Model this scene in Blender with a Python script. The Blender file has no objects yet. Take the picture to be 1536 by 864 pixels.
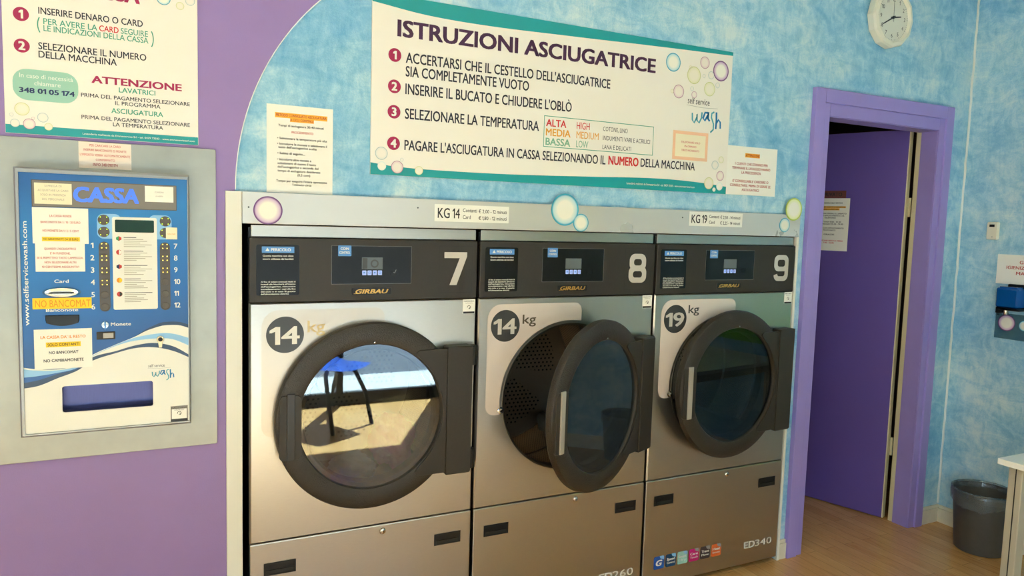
import bpy, bmesh, math, random
from mathutils import Vector, Matrix
random.seed(4)
PI = math.pi
SC = bpy.context.scene
COL = SC.collection

# ------------------------------------------------------------------ camera
def make_camera():
    yaw, pit, rol = map(math.radians, (26.867, -5.077, 1.699))
    fwd = Vector((math.sin(yaw)*math.cos(pit), math.cos(yaw)*math.cos(pit), math.sin(pit)))
    r = Vector((math.cos(yaw), -math.sin(yaw), 0)); u = r.cross(fwd)
    r2 = math.cos(rol)*r + math.sin(rol)*u; u2 = -math.sin(rol)*r + math.cos(rol)*u
    cd = bpy.data.cameras.new('camera'); cd.sensor_width = 36; cd.lens = 26.2; cd.clip_start = .02
    co = bpy.data.objects.new('camera', cd); COL.objects.link(co)
    M = Matrix((r2, u2, -fwd)).transposed().to_4x4(); M.translation = (-.3158, -2.4541, 1.5616)
    co.matrix_world = M; SC.camera = co
make_camera()

# ------------------------------------------------------------------ world, sun, exposure
SC.view_settings.view_transform = 'Standard'; SC.view_settings.look = 'None'
SC.view_settings.gamma = 1; SC.view_settings.use_curve_mapping = False
SC.view_settings.exposure = .68
SC.cycles.use_denoising = True
SC.cycles.max_bounces = 10; SC.cycles.diffuse_bounces = 5; SC.cycles.glossy_bounces = 5
SC.cycles.transparent_max_bounces = 12; SC.cycles.caustics_reflective = False; SC.cycles.caustics_refractive = False
SC.cycles.sample_clamp_indirect = 8
W = bpy.data.worlds.new('sky'); SC.world = W; W.use_nodes = True
W.node_tree.nodes['Background'].inputs[0].default_value = (.66, .84, 1.0, 1)
W.node_tree.nodes['Background'].inputs[1].default_value = 6.5
def make_sun():
    sd = bpy.data.lights.new('sun', 'SUN'); sd.energy = 70; sd.angle = math.radians(.6); sd.color = (.58, .82, 1.0)
    so = bpy.data.objects.new('sun', sd); COL.objects.link(so)
    so.rotation_euler = Vector((-.30, .52, -1.0)).to_track_quat('-Z', 'Y').to_euler()
make_sun()
def portal(name, loc, rot, sx, sy):
    ld = bpy.data.lights.new(name, 'AREA'); ld.shape = 'RECTANGLE'; ld.size = sx; ld.size_y = sy; ld.energy = 1
    ld.cycles.is_portal = True
    lo = bpy.data.objects.new(name, ld); COL.objects.link(lo); lo.location = loc; lo.rotation_euler = rot
portal('window_portal', (-.1, -3.72, 1.32), (PI/2, 0, 0), 4.3, 2.45)   # glazed shopfront

# ------------------------------------------------------------------ materials
def lin(c): 
    c = c/255
    return c/12.92 if c <= .04045 else ((c+.055)/1.055)**2.4
def L3(c): return (lin(c[0]), lin(c[1]), lin(c[2]), 1)
class NT:
    def __init__(s, m): s.t = m.node_tree; s.b = s.t.nodes['Principled BSDF']
    def n(s, typ, **k):
        nd = s.t.nodes.new(typ)
        for a, v in k.items():
            if a.startswith('i_'):
                key = a[2:]; key = int(key) if key.isdigit() else key.replace('_', ' ')
                nd.inputs[key].default_value = v
            else: setattr(nd, a, v)
        return nd
    def l(s, a, b): s.t.links.new(a, b)
    def math(s, op, a, b=None):
        nd = s.n('ShaderNodeMath', operation=op)
        for i, x in enumerate((a, b)):
            if x is None: continue
            if isinstance(x, (int, float)): nd.inputs[i].default_value = x
            else: s.l(x, nd.inputs[i])
        return nd.outputs[0]
    def ramp(s, fac, stops):
        nd = s.n('ShaderNodeValToRGB'); e = nd.color_ramp.elements
        while len(e) < len(stops): e.new(.5)
        for i, (p, c) in enumerate(stops): e[i].position = p; e[i].color = c
        s.l(fac, nd.inputs[0]); return nd.outputs[0]
    def mix(s, fac, a, b, mode='MIX'):
        nd = s.n('ShaderNodeMix', data_type='RGBA', blend_type=mode)
        for idx, x in ((0, fac), (6, a), (7, b)):
            if isinstance(x, (int, float, tuple)): nd.inputs[idx].default_value = x
            else: s.l(x, nd.inputs[idx])
        return nd.outputs[2]
    def bump(s, h, strength, dist=.002):
        nd = s.n('ShaderNodeBump', i_Strength=strength, i_Distance=dist); s.l(h, nd.inputs['Height'])
        s.l(nd.outputs[0], s.b.inputs['Normal'])
    def noise(s, scale, detail=3, rough=.5, co=None, dist=0):
        nd = s.n('ShaderNodeTexNoise', i_Scale=scale, i_Detail=detail, i_Roughness=rough, i_Distortion=dist)
        if co is None: co = s.n('ShaderNodeTexCoord').outputs['Object']
        s.l(co, nd.inputs['Vector']); return nd.outputs['Fac']
    def mapped(s, scale=(1,1,1), rot=(0,0,0), loc=(0,0,0)):
        mp = s.n('ShaderNodeMapping'); mp.inputs['Scale'].default_value = scale; mp.inputs['Rotation'].default_value = rot
        mp.inputs['Location'].default_value = loc
        s.l(s.n('ShaderNodeTexCoord').outputs['Object'], mp.inputs[0]); return mp.outputs[0]
def mat(name, c, rough=.5, metal=0, spec=.5, emit=None, es=0, alpha=None):
    m = bpy.data.materials.new(name); m.use_nodes = True; b = m.node_tree.nodes['Principled BSDF']
    b.inputs['Base Color'].default_value = L3(c); b.inputs['Roughness'].default_value = rough
    b.inputs['Metallic'].default_value = metal; b.inputs['Specular IOR Level'].default_value = spec
    if emit: b.inputs['Emission Color'].default_value = L3(emit); b.inputs['Emission Strength'].default_value = es
    if alpha is not None: b.inputs['Alpha'].default_value = alpha
    return m
def noisy(name, c, rough, metal=0, var=.06, scale=40, bump=0, bscale=300, stretch=None, spec=.5):
    m = mat(name, c, rough, metal, spec); N = NT(m)
    co = N.mapped(stretch) if stretch else None
    f = N.noise(scale, 4, .6, co)
    d = tuple(max(0, x*(1-2.2*var)) for x in L3(c)[:3])+(1,); h = tuple(min(1, x*(1+2.2*var)) for x in L3(c)[:3])+(1,)
    N.l(N.ramp(f, [(.25, d), (.75, h)]), N.b.inputs['Base Color'])
    r = N.math('MULTIPLY_ADD', f, .16); N.t.nodes[-1].inputs[2].default_value = rough-.08
    N.l(r, N.b.inputs['Roughness'])
    if bump: N.bump(N.noise(bscale, 2, .5), bump)
    return m
def plaster():
    m = mat('blue_sponged_plaster', (120,185,220), .55, 0, .3); N = NT(m)
    co = N.mapped((1,1,1))
    big = N.noise(2.3, 4, .62, co, .6)
    st = N.noise(7, 5, .68, N.mapped((1.0,1.0,2.1),(0,.75,0)), 1.1)
    st2 = N.noise(9, 5, .68, N.mapped((2.1,2.1,.9),(.7,.75,.7),(3,1,2)), 1.2)
    f = N.math('ADD', N.math('MULTIPLY', big, .5), N.math('ADD', N.math('MULTIPLY', st, .36), N.math('MULTIPLY', st2, .30)))
    fine = N.noise(160, 2, .6)
    f2 = N.math('ADD', f, N.math('MULTIPLY', N.math('SUBTRACT', fine, .5), .12))
    c = N.ramp(f2, [(.42, L3((104,166,208))), (.53, L3((134,188,219))), (.62, L3((166,208,228))), (.72, L3((206,228,236)))])
    N.l(c, N.b.inputs['Base Color'])
    N.bump(N.math('ADD', N.math('MULTIPLY', st, .6), N.noise(230, 3, .7)), .55, .003)
    return m
def laminate():
    m = mat('oak_laminate', (190,145,95), .22, 0, .5); N = NT(m)
    br = N.n('ShaderNodeTexBrick', offset=.37, i_Scale=1.0, i_Mortar_Size=.0012, i_Brick_Width=.62, i_Row_Height=.066, i_Bias=0.0)
    N.l(N.mapped((1,1,1),(0,0,PI/2)), br.inputs['Vector'])
    br.inputs['Color1'].default_value = L3((228,174,106)); br.inputs['Color2'].default_value = L3((198,140,80)); br.inputs['Mortar'].default_value = L3((120,82,48))
    g = N.noise(6, 6, .6, N.mapped((9,.9,1)), 1.5)
    c = N.mix(.45, br.outputs['Color'], N.ramp(g, [(.3, L3((176,120,66))), (.7, L3((220,168,104)))]))
    N.l(c, N.b.inputs['Base Color']); return m
def steel(name, c, rough, stretch, var=.05):
    return noisy(name, c, rough, 1.0, var, 30, 0, 0, stretch)
def glass(name, tint, refl=1.7, haze=0.0):
    m = bpy.data.materials.new(name); m.use_nodes = True; t = m.node_tree; t.nodes.clear()
    o = t.nodes.new('ShaderNodeOutputMaterial'); mx = t.nodes.new('ShaderNodeMixShader')
    tr = t.nodes.new('ShaderNodeBsdfTransparent'); tr.inputs[0].default_value = L3(tint)
    gl = t.nodes.new('ShaderNodeBsdfGlossy'); gl.inputs['Roughness'].default_value = .015
    ge = t.nodes.new('ShaderNodeNewGeometry'); dp = t.nodes.new('ShaderNodeVectorMath'); dp.operation = 'DOT_PRODUCT'
    t.links.new(ge.outputs['Normal'], dp.inputs[0]); t.links.new(ge.outputs['Incoming'], dp.inputs[1])
    def mt(op, x, y=None, z=None):
        q = t.nodes.new('ShaderNodeMath'); q.operation = op; q.use_clamp = op == 'MULTIPLY_ADD'
        for i, v in enumerate((x, y, z)):
            if v is None: continue
            if isinstance(v, (int, float)): q.inputs[i].default_value = v
            else: t.links.new(v, q.inputs[i])
        return q.outputs[0]
    schlick = mt('MULTIPLY_ADD', mt('POWER', mt('SUBTRACT', 1.0, mt('ABSOLUTE', dp.outputs['Value'])), 5.0), .96*refl, .04*refl)   # reflectance, the same from both sides
    t.links.new(schlick, mx.inputs[0])
    t.links.new(tr.outputs[0], mx.inputs[1]); t.links.new(gl.outputs[0], mx.inputs[2])
    last = mx
    if haze:
        m2 = t.nodes.new('ShaderNodeMixShader'); df = t.nodes.new('ShaderNodeBsdfDiffuse'); df.inputs[0].default_value = L3((150,170,185))
        m2.inputs[0].default_value = haze; t.links.new(mx.outputs[0], m2.inputs[1]); t.links.new(df.outputs[0], m2.inputs[2]); last = m2
    t.links.new(last.outputs[0], o.inputs[0]); return m
def bubble_mat(name, rim, soft, core=(240,240,228), edge=.90):
    m = mat(name, core, .3); N = NT(m)
    uv = N.n('ShaderNodeUVMap'); sx = N.n('ShaderNodeSeparateXYZ'); N.l(uv.outputs[0], sx.inputs[0])
    c = N.ramp(sx.outputs[0], [(0, L3(core)), (.55, L3(core)), (edge-.06, L3(soft)), (edge+.04, L3(rim)), (1, L3(rim))])
    N.l(c, N.b.inputs['Base Color']); return m
def perforated():
    m = mat('perforated_drum_steel', (118,104,92), .24, 1.0); N = NT(m)
    tc = N.n('ShaderNodeTexCoord'); sp = N.n('ShaderNodeSeparateXYZ'); N.l(tc.outputs['Object'], sp.inputs[0])
    a = N.math('ARCTAN2', N.math('SUBTRACT', sp.outputs[0], .3955), N.math('SUBTRACT', sp.outputs[2], .889))
    def dots(cell, r):
        v = N.math('DIVIDE', sp.outputs[1], cell)
        row = N.math('FLOOR', v)
        u = N.math('ADD', N.math('MULTIPLY', a, .345/cell), N.math('MULTIPLY', row, .5))
        fu = N.math('SUBTRACT', N.math('FRACT', u), .5); fv = N.math('SUBTRACT', N.math('FRACT', v), .5)
        d = N.math('SQRT', N.math('ADD', N.math('MULTIPLY', fu, fu), N.math('MULTIPLY', fv, fv)))
        return N.math('LESS_THAN', d, r)
    h = dots(.0095, .30)
    N.l(N.mix(h, L3((186,172,154)), (.004,.004,.004,1)), N.b.inputs['Base Color'])
    N.l(N.math('SUBTRACT', 1, N.math('MULTIPLY', h, .9)), N.b.inputs['Metallic'])
    return m
def drum_plate():
    m = mat('drilled_back_plate', (150,136,120), .3, 1.0); N = NT(m)
    sp = N.n('ShaderNodeSeparateXYZ'); N.l(N.n('ShaderNodeTexCoord').outputs['Object'], sp.inputs[0])
    x = N.math('SUBTRACT', sp.outputs[0], .3955); z = N.math('SUBTRACT', sp.outputs[2], .889)
    row = N.math('DIVIDE', z, .0185); u = N.math('ADD', N.math('DIVIDE', x, .0215), N.math('MULTIPLY', N.math('FLOOR', row), .5))
    fu = N.math('SUBTRACT', N.math('FRACT', u), .5); fv = N.math('SUBTRACT', N.math('FRACT', row), .5)
    hole = N.math('LESS_THAN', N.math('SQRT', N.math('ADD', N.math('MULTIPLY', fu, fu), N.math('MULTIPLY', fv, fv))), .24)
    r = N.math('SQRT', N.math('ADD', N.math('MULTIPLY', x, x), N.math('MULTIPLY', z, z)))
    sect = N.math('GREATER_THAN', N.math('SINE', N.math('MULTIPLY_ADD', N.math('ARCTAN2', z, x), 5.0)), -.25); N.t.nodes[-2].inputs[2].default_value = .2
    h = N.math('MULTIPLY', hole, N.math('MULTIPLY', sect, N.math('MULTIPLY', N.math('GREATER_THAN', r, .085), N.math('LESS_THAN', r, .285))))
    N.l(N.mix(h, L3((170,154,136)), (.003,.003,.003,1)), N.b.inputs['Base Color'])
    N.l(N.math('SUBTRACT', 1, N.math('MULTIPLY', h, .9)), N.b.inputs['Metallic']); return m
def print_blue():
    m = mat('print_blue', (24,104,178), .3); N = NT(m); sp = N.n('ShaderNodeSeparateXYZ'); N.l(N.n('ShaderNodeTexCoord').outputs['Object'], sp.inputs[0])
    z = N.math('SUBTRACT', sp.outputs[2], N.math('MULTIPLY', sp.outputs[0], .25))   # the printed design fades to a deeper blue towards its foot
    N.l(N.ramp(z, [(.24, L3((14,62,120))), (.45, L3((24,100,172))), (.70, L3((36,122,190))), (.84, L3((24,92,160)))]), N.b.inputs['Base Color']); return m
M = dict(
    plaster=plaster(), floor=laminate(),
    purple=noisy('purple_wall_paint', (145,120,176), .5, 0, .015, 6, .12, 220),
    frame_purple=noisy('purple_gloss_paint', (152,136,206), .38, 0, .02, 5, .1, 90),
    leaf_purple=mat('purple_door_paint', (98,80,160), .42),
    ceiling=mat('white_ceiling_paint', (232,230,222), .7), white_wall=mat('white_wall_paint', (225,222,212), .7),
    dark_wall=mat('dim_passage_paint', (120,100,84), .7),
    green=mat('lime_green_paint', (120,190,40), .6),
    base=noisy('cream_baseboard', (222,216,196), .4, 0, .05, 9), beige=mat('cream_door_edge', (216,204,168), .5),
    caulk=mat('white_corner_bead', (226,232,230), .6),
    alu_dark=mat('black_aluminium', (26,26,28), .35, .3), pave=noisy('pale_pavement', (196,190,180), .8, 0, .1, 8),
    asphalt=noisy('asphalt', (62,62,66), .9, 0, .1, 20), facade=mat('far_facade', (190,176,158), .8), facade_win=mat('far_window', (40,50,60), .1),
    fascia=noisy('grey_lacquered_fascia', (206,206,203), .3, .35, .01, 3), post=mat('white_lacquered_post', (226,226,216), .35),
    body=steel('satin_stainless', (190,184,174), .33, (1.2,1.2,160)),
    panel=noisy('bronze_grey_plastic', (50,45,39), .42, 0, .05, 120, .25, 700, spec=.35),
    ring=noisy('hammered_bronze_plastic', (50,44,37), .36, 0, .06, 90, .8, 260, spec=.4),
    ring_back=mat('black_rubber', (22,21,20), .6),
    black=mat('gloss_black_film', (14,15,18), .25, 0, .35), recess=mat('black_plastic_and_slot_shade', (9,10,13), .35, 0, .4),  # also drawn raised in slots and keyholes, their inner shade put into colour
    digit=mat('silver_lettering', (204,196,186), .4, .2), badge=mat('charcoal_disc', (56,56,56), .35), wtext=mat('white_ink', (230,228,220), .5),
    decal=mat('pale_silver_sticker', (222,208,198), .3, .1), decal_same=mat('faint_silver_sticker', (190,178,162), .34, .75),
    kgfaint=mat('faded_gold_ink', (205,180,130), .5, .2), kg=mat('bronze_ink', (96,82,62), .4, .2), kgdark=mat('dark_ink', (60,58,54), .4),
    gold=mat('gold_lettering', (208,160,84), .3, .6), bluesticker=mat('blue_sticker', (82,140,205), .4),
    lcd=mat('grey_lcd', (96,104,108), .25), lcd_dark=mat('dark_green_lcd', (24,58,46), .15), keyblue=mat('lilac_keys', (160,178,240), .4, emit=(150,170,240), es=.15),
    grip=mat('satin_grey_grip', (166,160,150), .4, .15), grip_dark=mat('dark_grip', (32,28,25), .4),  # same bar on every dryer; shade on the shut door put into colour
    chrome=mat('chrome', (215,210,200), .15, 1), drum=perforated(), drum_plate=drum_plate(), collar=mat('dark_steel_collar', (130,122,112), .32, 1),
    glass=glass('door_glass', (225,228,230), 2.4), glass_dim=glass('dim_door_glass', (205,210,212), 1.1), glass_grey=glass('smoked_door_glass', (150,165,178), 1.6, .035), bowl=glass('glass_bowl', (200,208,212), 1.0, .012),
    pane=glass('shop_glass', (245,248,248), 1.2), plexi=glass('clear_acrylic', (205,225,228), 1.5, .10),
    cream=mat('cream_sign_board', (237,234,225), .4), teal=mat('teal_ink', (22,150,154), .4), plum=mat('plum_ink', (64,26,66), .5), ink=mat('slate_ink', (32,36,52), .5),
    tealtxt=mat('green_ink', (62,158,132), .5), crimson=mat('crimson_ink', (164,20,78), .45), red=mat('red_ink', (205,40,44), .5), darkred=mat('dark_red_ink', (178,52,50), .5), amber=mat('amber_ink', (226,160,50), .5),
    sage=mat('sage_ink', (122,178,150), .5), pill=mat('pale_green_ink', (150,196,178), .5), navy=mat('navy_ink', (24,42,92), .5), thin=mat('hairline_grey_ink', (150,150,150), .5),
    aqua=mat('aqua_ink', (70,160,180), .5), seablue=mat('sea_blue_ink', (18,122,178), .5),
    paper=mat('white_paper', (240,240,232), .65), paper_cream=mat('cream_paper', (238,230,200), .65), paper_pink=mat('pale_pink_paper', (240,226,212), .65),
    peach=mat('peach_ink', (242,196,160), .6), rose=mat('rose_ink', (205,110,104), .6), black_ink=mat('black_ink', (40,40,42), .6), hi=mat('orange_highlighter', (246,176,44), .6), hiy=mat('yellow_highlighter', (250,206,40), .6),
    marker=mat('orange_marker', (226,140,20), .6), pencil=mat('pencil_grey', (165,160,145), .7),
    plate=noisy('brushed_zinc_plate', (158,158,150), .45, .85, .07, 5), rim=mat('grey_metal_rim', (152,154,154), .35, .5), hdr=mat('taupe_window', (122,116,108), .3),
    pblue=print_blue(), pnavy=mat('print_navy', (28,58,92), .3), plight=mat('print_light_blue', (140,190,230), .3), pmid=mat('print_mid_blue', (24,88,160), .3), pwhite=mat('print_white', (230,230,221), .3),
    cassa=mat('blue_lit_letters', (70,118,236), .4, emit=(60,110,240), es=.25), btn=mat('grey_rubber_button', (86,80,74), .5), strip=mat('grey_button_strip', (78,74,72), .45), led=mat('yellow_led', (250,230,120), .4, emit=(255,220,90), es=1.0), gled=mat('green_led', (200,230,60), .4, emit=(190,230,60), es=.7),
    tray=steel('brushed_tray_steel', (74,76,112), .35, (60,1,1)), brass=mat('brass_lock', (208,180,140), .3, .9),
    plaque=mat('brown_plaque', (112,62,52), .5), clockw=mat('white_clock_plastic', (232,230,214), .35), dial=mat('clock_dial', (224,224,212), .5), hand=mat('dark_hand', (40,46,52), .4),
    bin=noisy('grey_bin_plastic', (74,72,68), .45, 0, .04, 40), liner=glass('plastic_liner', (215,218,218), 1.8, .20),
    ttop=mat('white_table_laminate', (232,230,220), .35), tleg=mat('painted_table_leg', (186,180,160), .4, .3),
    dev=mat('cream_device_plastic', (226,222,204), .4), bottle=mat('blue_bottle', (10,78,150), .12, 0, .6), 
    pink=noisy('pink_cloth', (240,80,140), .9, 0, .08, 14), wcloth=noisy('white_cloth', (215,215,210), .9, 0, .06, 14), bcloth=noisy('blue_cloth', (40,95,190), .9, 0, .08, 14), tcloth=noisy('pale_teal_cloth', (130,175,175), .9, 0, .1, 14),
    i1=mat('icon_royal_blue', (28,82,160), .35), i2=mat('icon_navy', (22,62,98), .35), i3=mat('icon_mint', (150,198,186), .35), i4=mat('icon_magenta', (196,30,110), .35), i5=mat('icon_charcoal', (66,54,56), .35), i6=mat('icon_orange', (226,106,48), .35),
    rflag=mat('flag_red', (190,50,40), .5), gflag=mat('flag_green', (40,140,80), .5),
    b_purple=bubble_mat('bubble_purple', (104,52,118), (206,178,208)), b_blue=bubble_mat('bubble_aqua', (52,160,190), (190,222,226)), b_green=bubble_mat('bubble_lime', (176,198,74), (228,234,180)),
    b_steel=bubble_mat('bubble_grey', (120,160,175), (222,226,220), (236,232,222), .95), b_plum=bubble_mat('bubble_plum', (130,40,100), (226,204,210), (236,230,220), .95), b_olive=bubble_mat('bubble_olive', (186,190,110), (228,228,196), (236,232,216), .95), b_white=bubble_mat('bubble_white', (214,232,230), (232,236,230)),
)

# ------------------------------------------------------------------ builders
def new_obj(name, me, parent=None):
    o = bpy.data.objects.new(name, me); COL.objects.link(o)
    if parent is not None: o.parent = parent
    return o
def thing(name, label, cat, loc=(0,0,0), rotz=0, group=None):
    o = bpy.data.objects.new(name, None); COL.objects.link(o); o.empty_display_size = .05
    o.location = loc; o.rotation_euler = (0,0,rotz); o['label'] = label; o['category'] = cat
    if group: o['group'] = group
    return o
def tag(o, label, cat, group=None):
    o['label'] = label; o['category'] = cat
    if group: o['group'] = group
    return o
def struct(o): o['kind'] = 'structure'; return o
def finish(name, bm, mats, parent=None, o=(0,0,0), smooth=None):
    if any(o): bmesh.ops.translate(bm, verts=bm.verts, vec=-Vector(o))
    me = bpy.data.meshes.new(name); bm.to_mesh(me); bm.free()
    for m in (mats if isinstance(mats, (list, tuple)) else [mats]): me.materials.append(m)
    if smooth is not None:
        for p in me.polygons: p.use_smooth = True
        me.set_sharp_from_angle(angle=math.radians(smooth))
    return new_obj(name, me, parent)
def box(bm, x0, x1, y0, y1, z0, z1, bev=0, mi=0, seg=2):
    r = bmesh.ops.create_cube(bm, size=1); vs = r['verts']
    for v in vs: v.co = Vector(((x0+x1)/2+v.co.x*(x1-x0), (y0+y1)/2+v.co.y*(y1-y0), (z0+z1)/2+v.co.z*(z1-z0)))
    fs = list({f for v in vs for f in v.link_faces})
    for f in fs: f.material_index = mi
    if bev:
        es = list({e for v in vs for e in v.link_edges})
        rr = bmesh.ops.bevel(bm, geom=es, offset=bev, segments=seg, affect='EDGES', profile=.5)
        for f in rr['faces']: f.material_index = mi
    return vs
def lathe(bm, prof, c=(0,0,0), n=64, axis='y', mi=0, a0=0, a1=2*PI, close=False):
    """prof: list of (r, t); revolves around axis through c."""
    full = abs(a1-a0-2*PI) < 1e-6; steps = n if full else n+1; rings = []
    for r, t in prof:
        row = []
        for k in range(steps):
            a = a0+(a1-a0)*k/n
            if axis == 'y': p = (c[0]+r*math.cos(a), c[1]+t, c[2]+r*math.sin(a))
            else: p = (c[0]+r*math.cos(a), c[1]+r*math.sin(a), c[2]+t)
            row.append(bm.verts.new(p))
        rings.append(row)
    if close: rings.append(rings[0])
    for A, B in zip(rings, rings[1:]):
        for k in range(n if full else n):
            k2 = (k+1) % steps
            try: f = bm.faces.new((A[k], A[k2], B[k2], B[k])); f.material_index = mi
            except ValueError: pass
    return rings
def cap(bm, ring, mi=0):
    f = bm.faces.new(ring); f.material_index = mi
def rrect(x0, x1, z0, z1, r, n=5, radii=None):
    rs = radii or (r, r, r, r)   # corners: br, tr, tl, bl
    cs = ((x1-rs[0], z0+rs[0], -PI/2, rs[0]), (x1-rs[1], z1-rs[1], 0, rs[1]), (x0+rs[2], z1-rs[2], PI/2, rs[2]), (x0+rs[3], z0+rs[3], PI, rs[3]))
    return [(cx+q*math.cos(a+PI/2*k/n), cz+q*math.sin(a+PI/2*k/n)) for cx, cz, a, q in cs for k in range(n+1)]
def slab(bm, loop, y0, y1, mi=0, bev=0):
    """prism of the XZ loop from y1 (back) to y0 (front), bevelled front edge."""
    n = len(loop); cx = sum(p[0] for p in loop)/n; cz = sum(p[1] for p in loop)/n
    def ring(y, inset):
        out = []
        for x, z in loop:
            d = math.hypot(x-cx, z-cz) or 1; k = 1-inset/d
            out.append(bm.verts.new((cx+(x-cx)*k, y, cz+(z-cz)*k)))
        return out
    rs = [ring(y1, 0)] + ([ring(y0+bev, 0), ring(y0, bev)] if bev else [ring(y0, 0)])
    for A, B in zip(rs, rs[1:]):
        for k in range(n): bm.faces.new((A[k], A[(k+1)%n], B[(k+1)%n], B[k])).material_index = mi
    bm.faces.new(rs[-1]).material_index = mi; bm.faces.new(rs[0][::-1]).material_index = mi
def holed(bm, x0, x1, z0, z1, loop, y0, y1, bev=.003, mi=0, cx=None, cz=None):
    """rectangular plate with a hole (loop of XZ points, star shaped), front at y0, back at y1."""
    cx = cx if cx is not None else sum(p[0] for p in loop)/len(loop); cz = cz if cz is not None else sum(p[1] for p in loop)/len(loop)
    pts = sorted(loop, key=lambda p: math.atan2(p[1]-cz, p[0]-cx))
    def interp(a):
        A = [math.atan2(p[1]-cz, p[0]-cx) for p in pts]; n = len(A)
        for k in range(n):
            a0, a1 = A[k], A[(k+1)%n]; d = (a1-a0) % (2*PI); e = (a-a0) % (2*PI)
            if e <= d and d < PI:
                p, q = pts[k], pts[(k+1)%n]
                dx, dz = math.cos(a), math.sin(a); ex, ez = q[0]-p[0], q[1]-p[1]
                den = dx*ez-dz*ex
                t = ((p[0]-cx)*ez-(p[1]-cz)*ex)/den if abs(den) > 1e-12 else math.hypot(p[0]-cx, p[1]-cz)
                return (cx+dx*t, cz+dz*t)
    angs = [(math.atan2(p[1]-cz, p[0]-cx), p) for p in pts]
    for X, Z in ((x0,z0),(x1,z0),(x1,z1),(x0,z1)):
        a = math.atan2(Z-cz, X-cx)
        if all(abs(a-b) > 1e-6 for b, _ in angs): angs.append((a, interp(a)))
    angs.sort()
    def outer(a, i):
        dx, dz = math.cos(a), math.sin(a); t = 1e9
        if dx > 1e-9: t = min(t, (x1-i-cx)/dx)
        if dx < -1e-9: t = min(t, (x0+i-cx)/dx)
        if dz > 1e-9: t = min(t, (z1-i-cz)/dz)
        if dz < -1e-9: t = min(t, (z0+i-cz)/dz)
        return (cx+dx*t, cz+dz*t)
    def row(f, y): return [bm.verts.new((p[0], y, p[1])) for p in (f(a, h) for a, h in angs)]
    rows = [row(lambda a, h: outer(a, 0), y1), row(lambda a, h: outer(a, 0), y0+bev), row(lambda a, h: outer(a, bev), y0), row(lambda a, h: h, y0), row(lambda a, h: h, y1)]
    rows.append(rows[0]); n = len(angs)
    for A, B in zip(rows, rows[1:]):
        for k in range(n): bm.faces.new((A[k], A[(k+1)%n], B[(k+1)%n], B[k])).material_index = mi
def tube(bm, pts, r, n=10, mi=0):
    pts = [Vector(p) for p in pts]; prev = None
    for i, p in enumerate(pts):
        d = (pts[min(i+1, len(pts)-1)]-pts[max(i-1, 0)]).normalized()
        a = d.orthogonal().normalized() if abs(d.z) > .95 else d.cross(Vector((0,0,1))).normalized(); b = d.cross(a)
        row = [bm.verts.new(p+r*(math.cos(2*PI*k/n)*a+math.sin(2*PI*k/n)*b)) for k in range(n)]
        if prev:
            for k in range(n): bm.faces.new((prev[k], prev[(k+1)%n], row[(k+1)%n], row[k])).material_index = mi
        else: bm.faces.new(row[::-1]).material_index = mi
        prev = row
    bm.faces.new(prev).material_index = mi

def line_of_text(t, shear):
    """outline of a line; the figure 1 is drawn with a flag."""
    if '1' not in t: return glyphs(t, 0, shear)
    lo, hi = capheight(0); V, F, cur = [], [], 0
    import re
    for seg in re.findall('1|[^1]+', t):
        if seg == '1':
            h = hi; q = [(.15,0),(.245,0),(.245,h),(.165,h),(.0,h*.80),(.0,h*.67),(.15,h*.80)]; v = q; f = [tuple(range(7))]; adv = .245; lead = .07
        else:
            v, f = glyphs(seg, 0, shear)
            lead = .07+.24*(len(seg)-len(seg.lstrip())); tail = .24*(len(seg)-len(seg.rstrip()))
            if not v: cur += .24*len(seg); continue
            x0 = min(p[0] for p in v); adv = max(p[0] for p in v)-x0; v = [(p[0]-x0, p[1]) for p in v]
        b = len(V); x = cur+(lead if V or cur else 0)
        V += [(p[0]+x, p[1]) for p in v]; F += [tuple(i+b for i in g) for g in f]; cur = x+adv+(tail if seg != '1' else 0)
    return V, F
_caph = {}
def glyphs(s, bold, shear=0):
    cu = bpy.data.curves.new('lettering', 'FONT'); cu.body = s; cu.size = 1; cu.offset = bold; cu.resolution_u = 3; cu.shear = shear
    ob = bpy.data.objects.new('lettering', cu); me = ob.to_mesh()
    V = [(v.co.x, v.co.y) for v in me.vertices]; F = [tuple(p.vertices) for p in me.polygons]
    ob.to_mesh_clear(); bpy.data.objects.remove(ob); bpy.data.curves.remove(cu)
    return V, F
def capheight(bold):
    if bold not in _caph:
        V, _ = glyphs('H', bold); _caph[bold] = (min(v[1] for v in V), max(v[1] for v in V))
    return _caph[bold]
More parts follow.
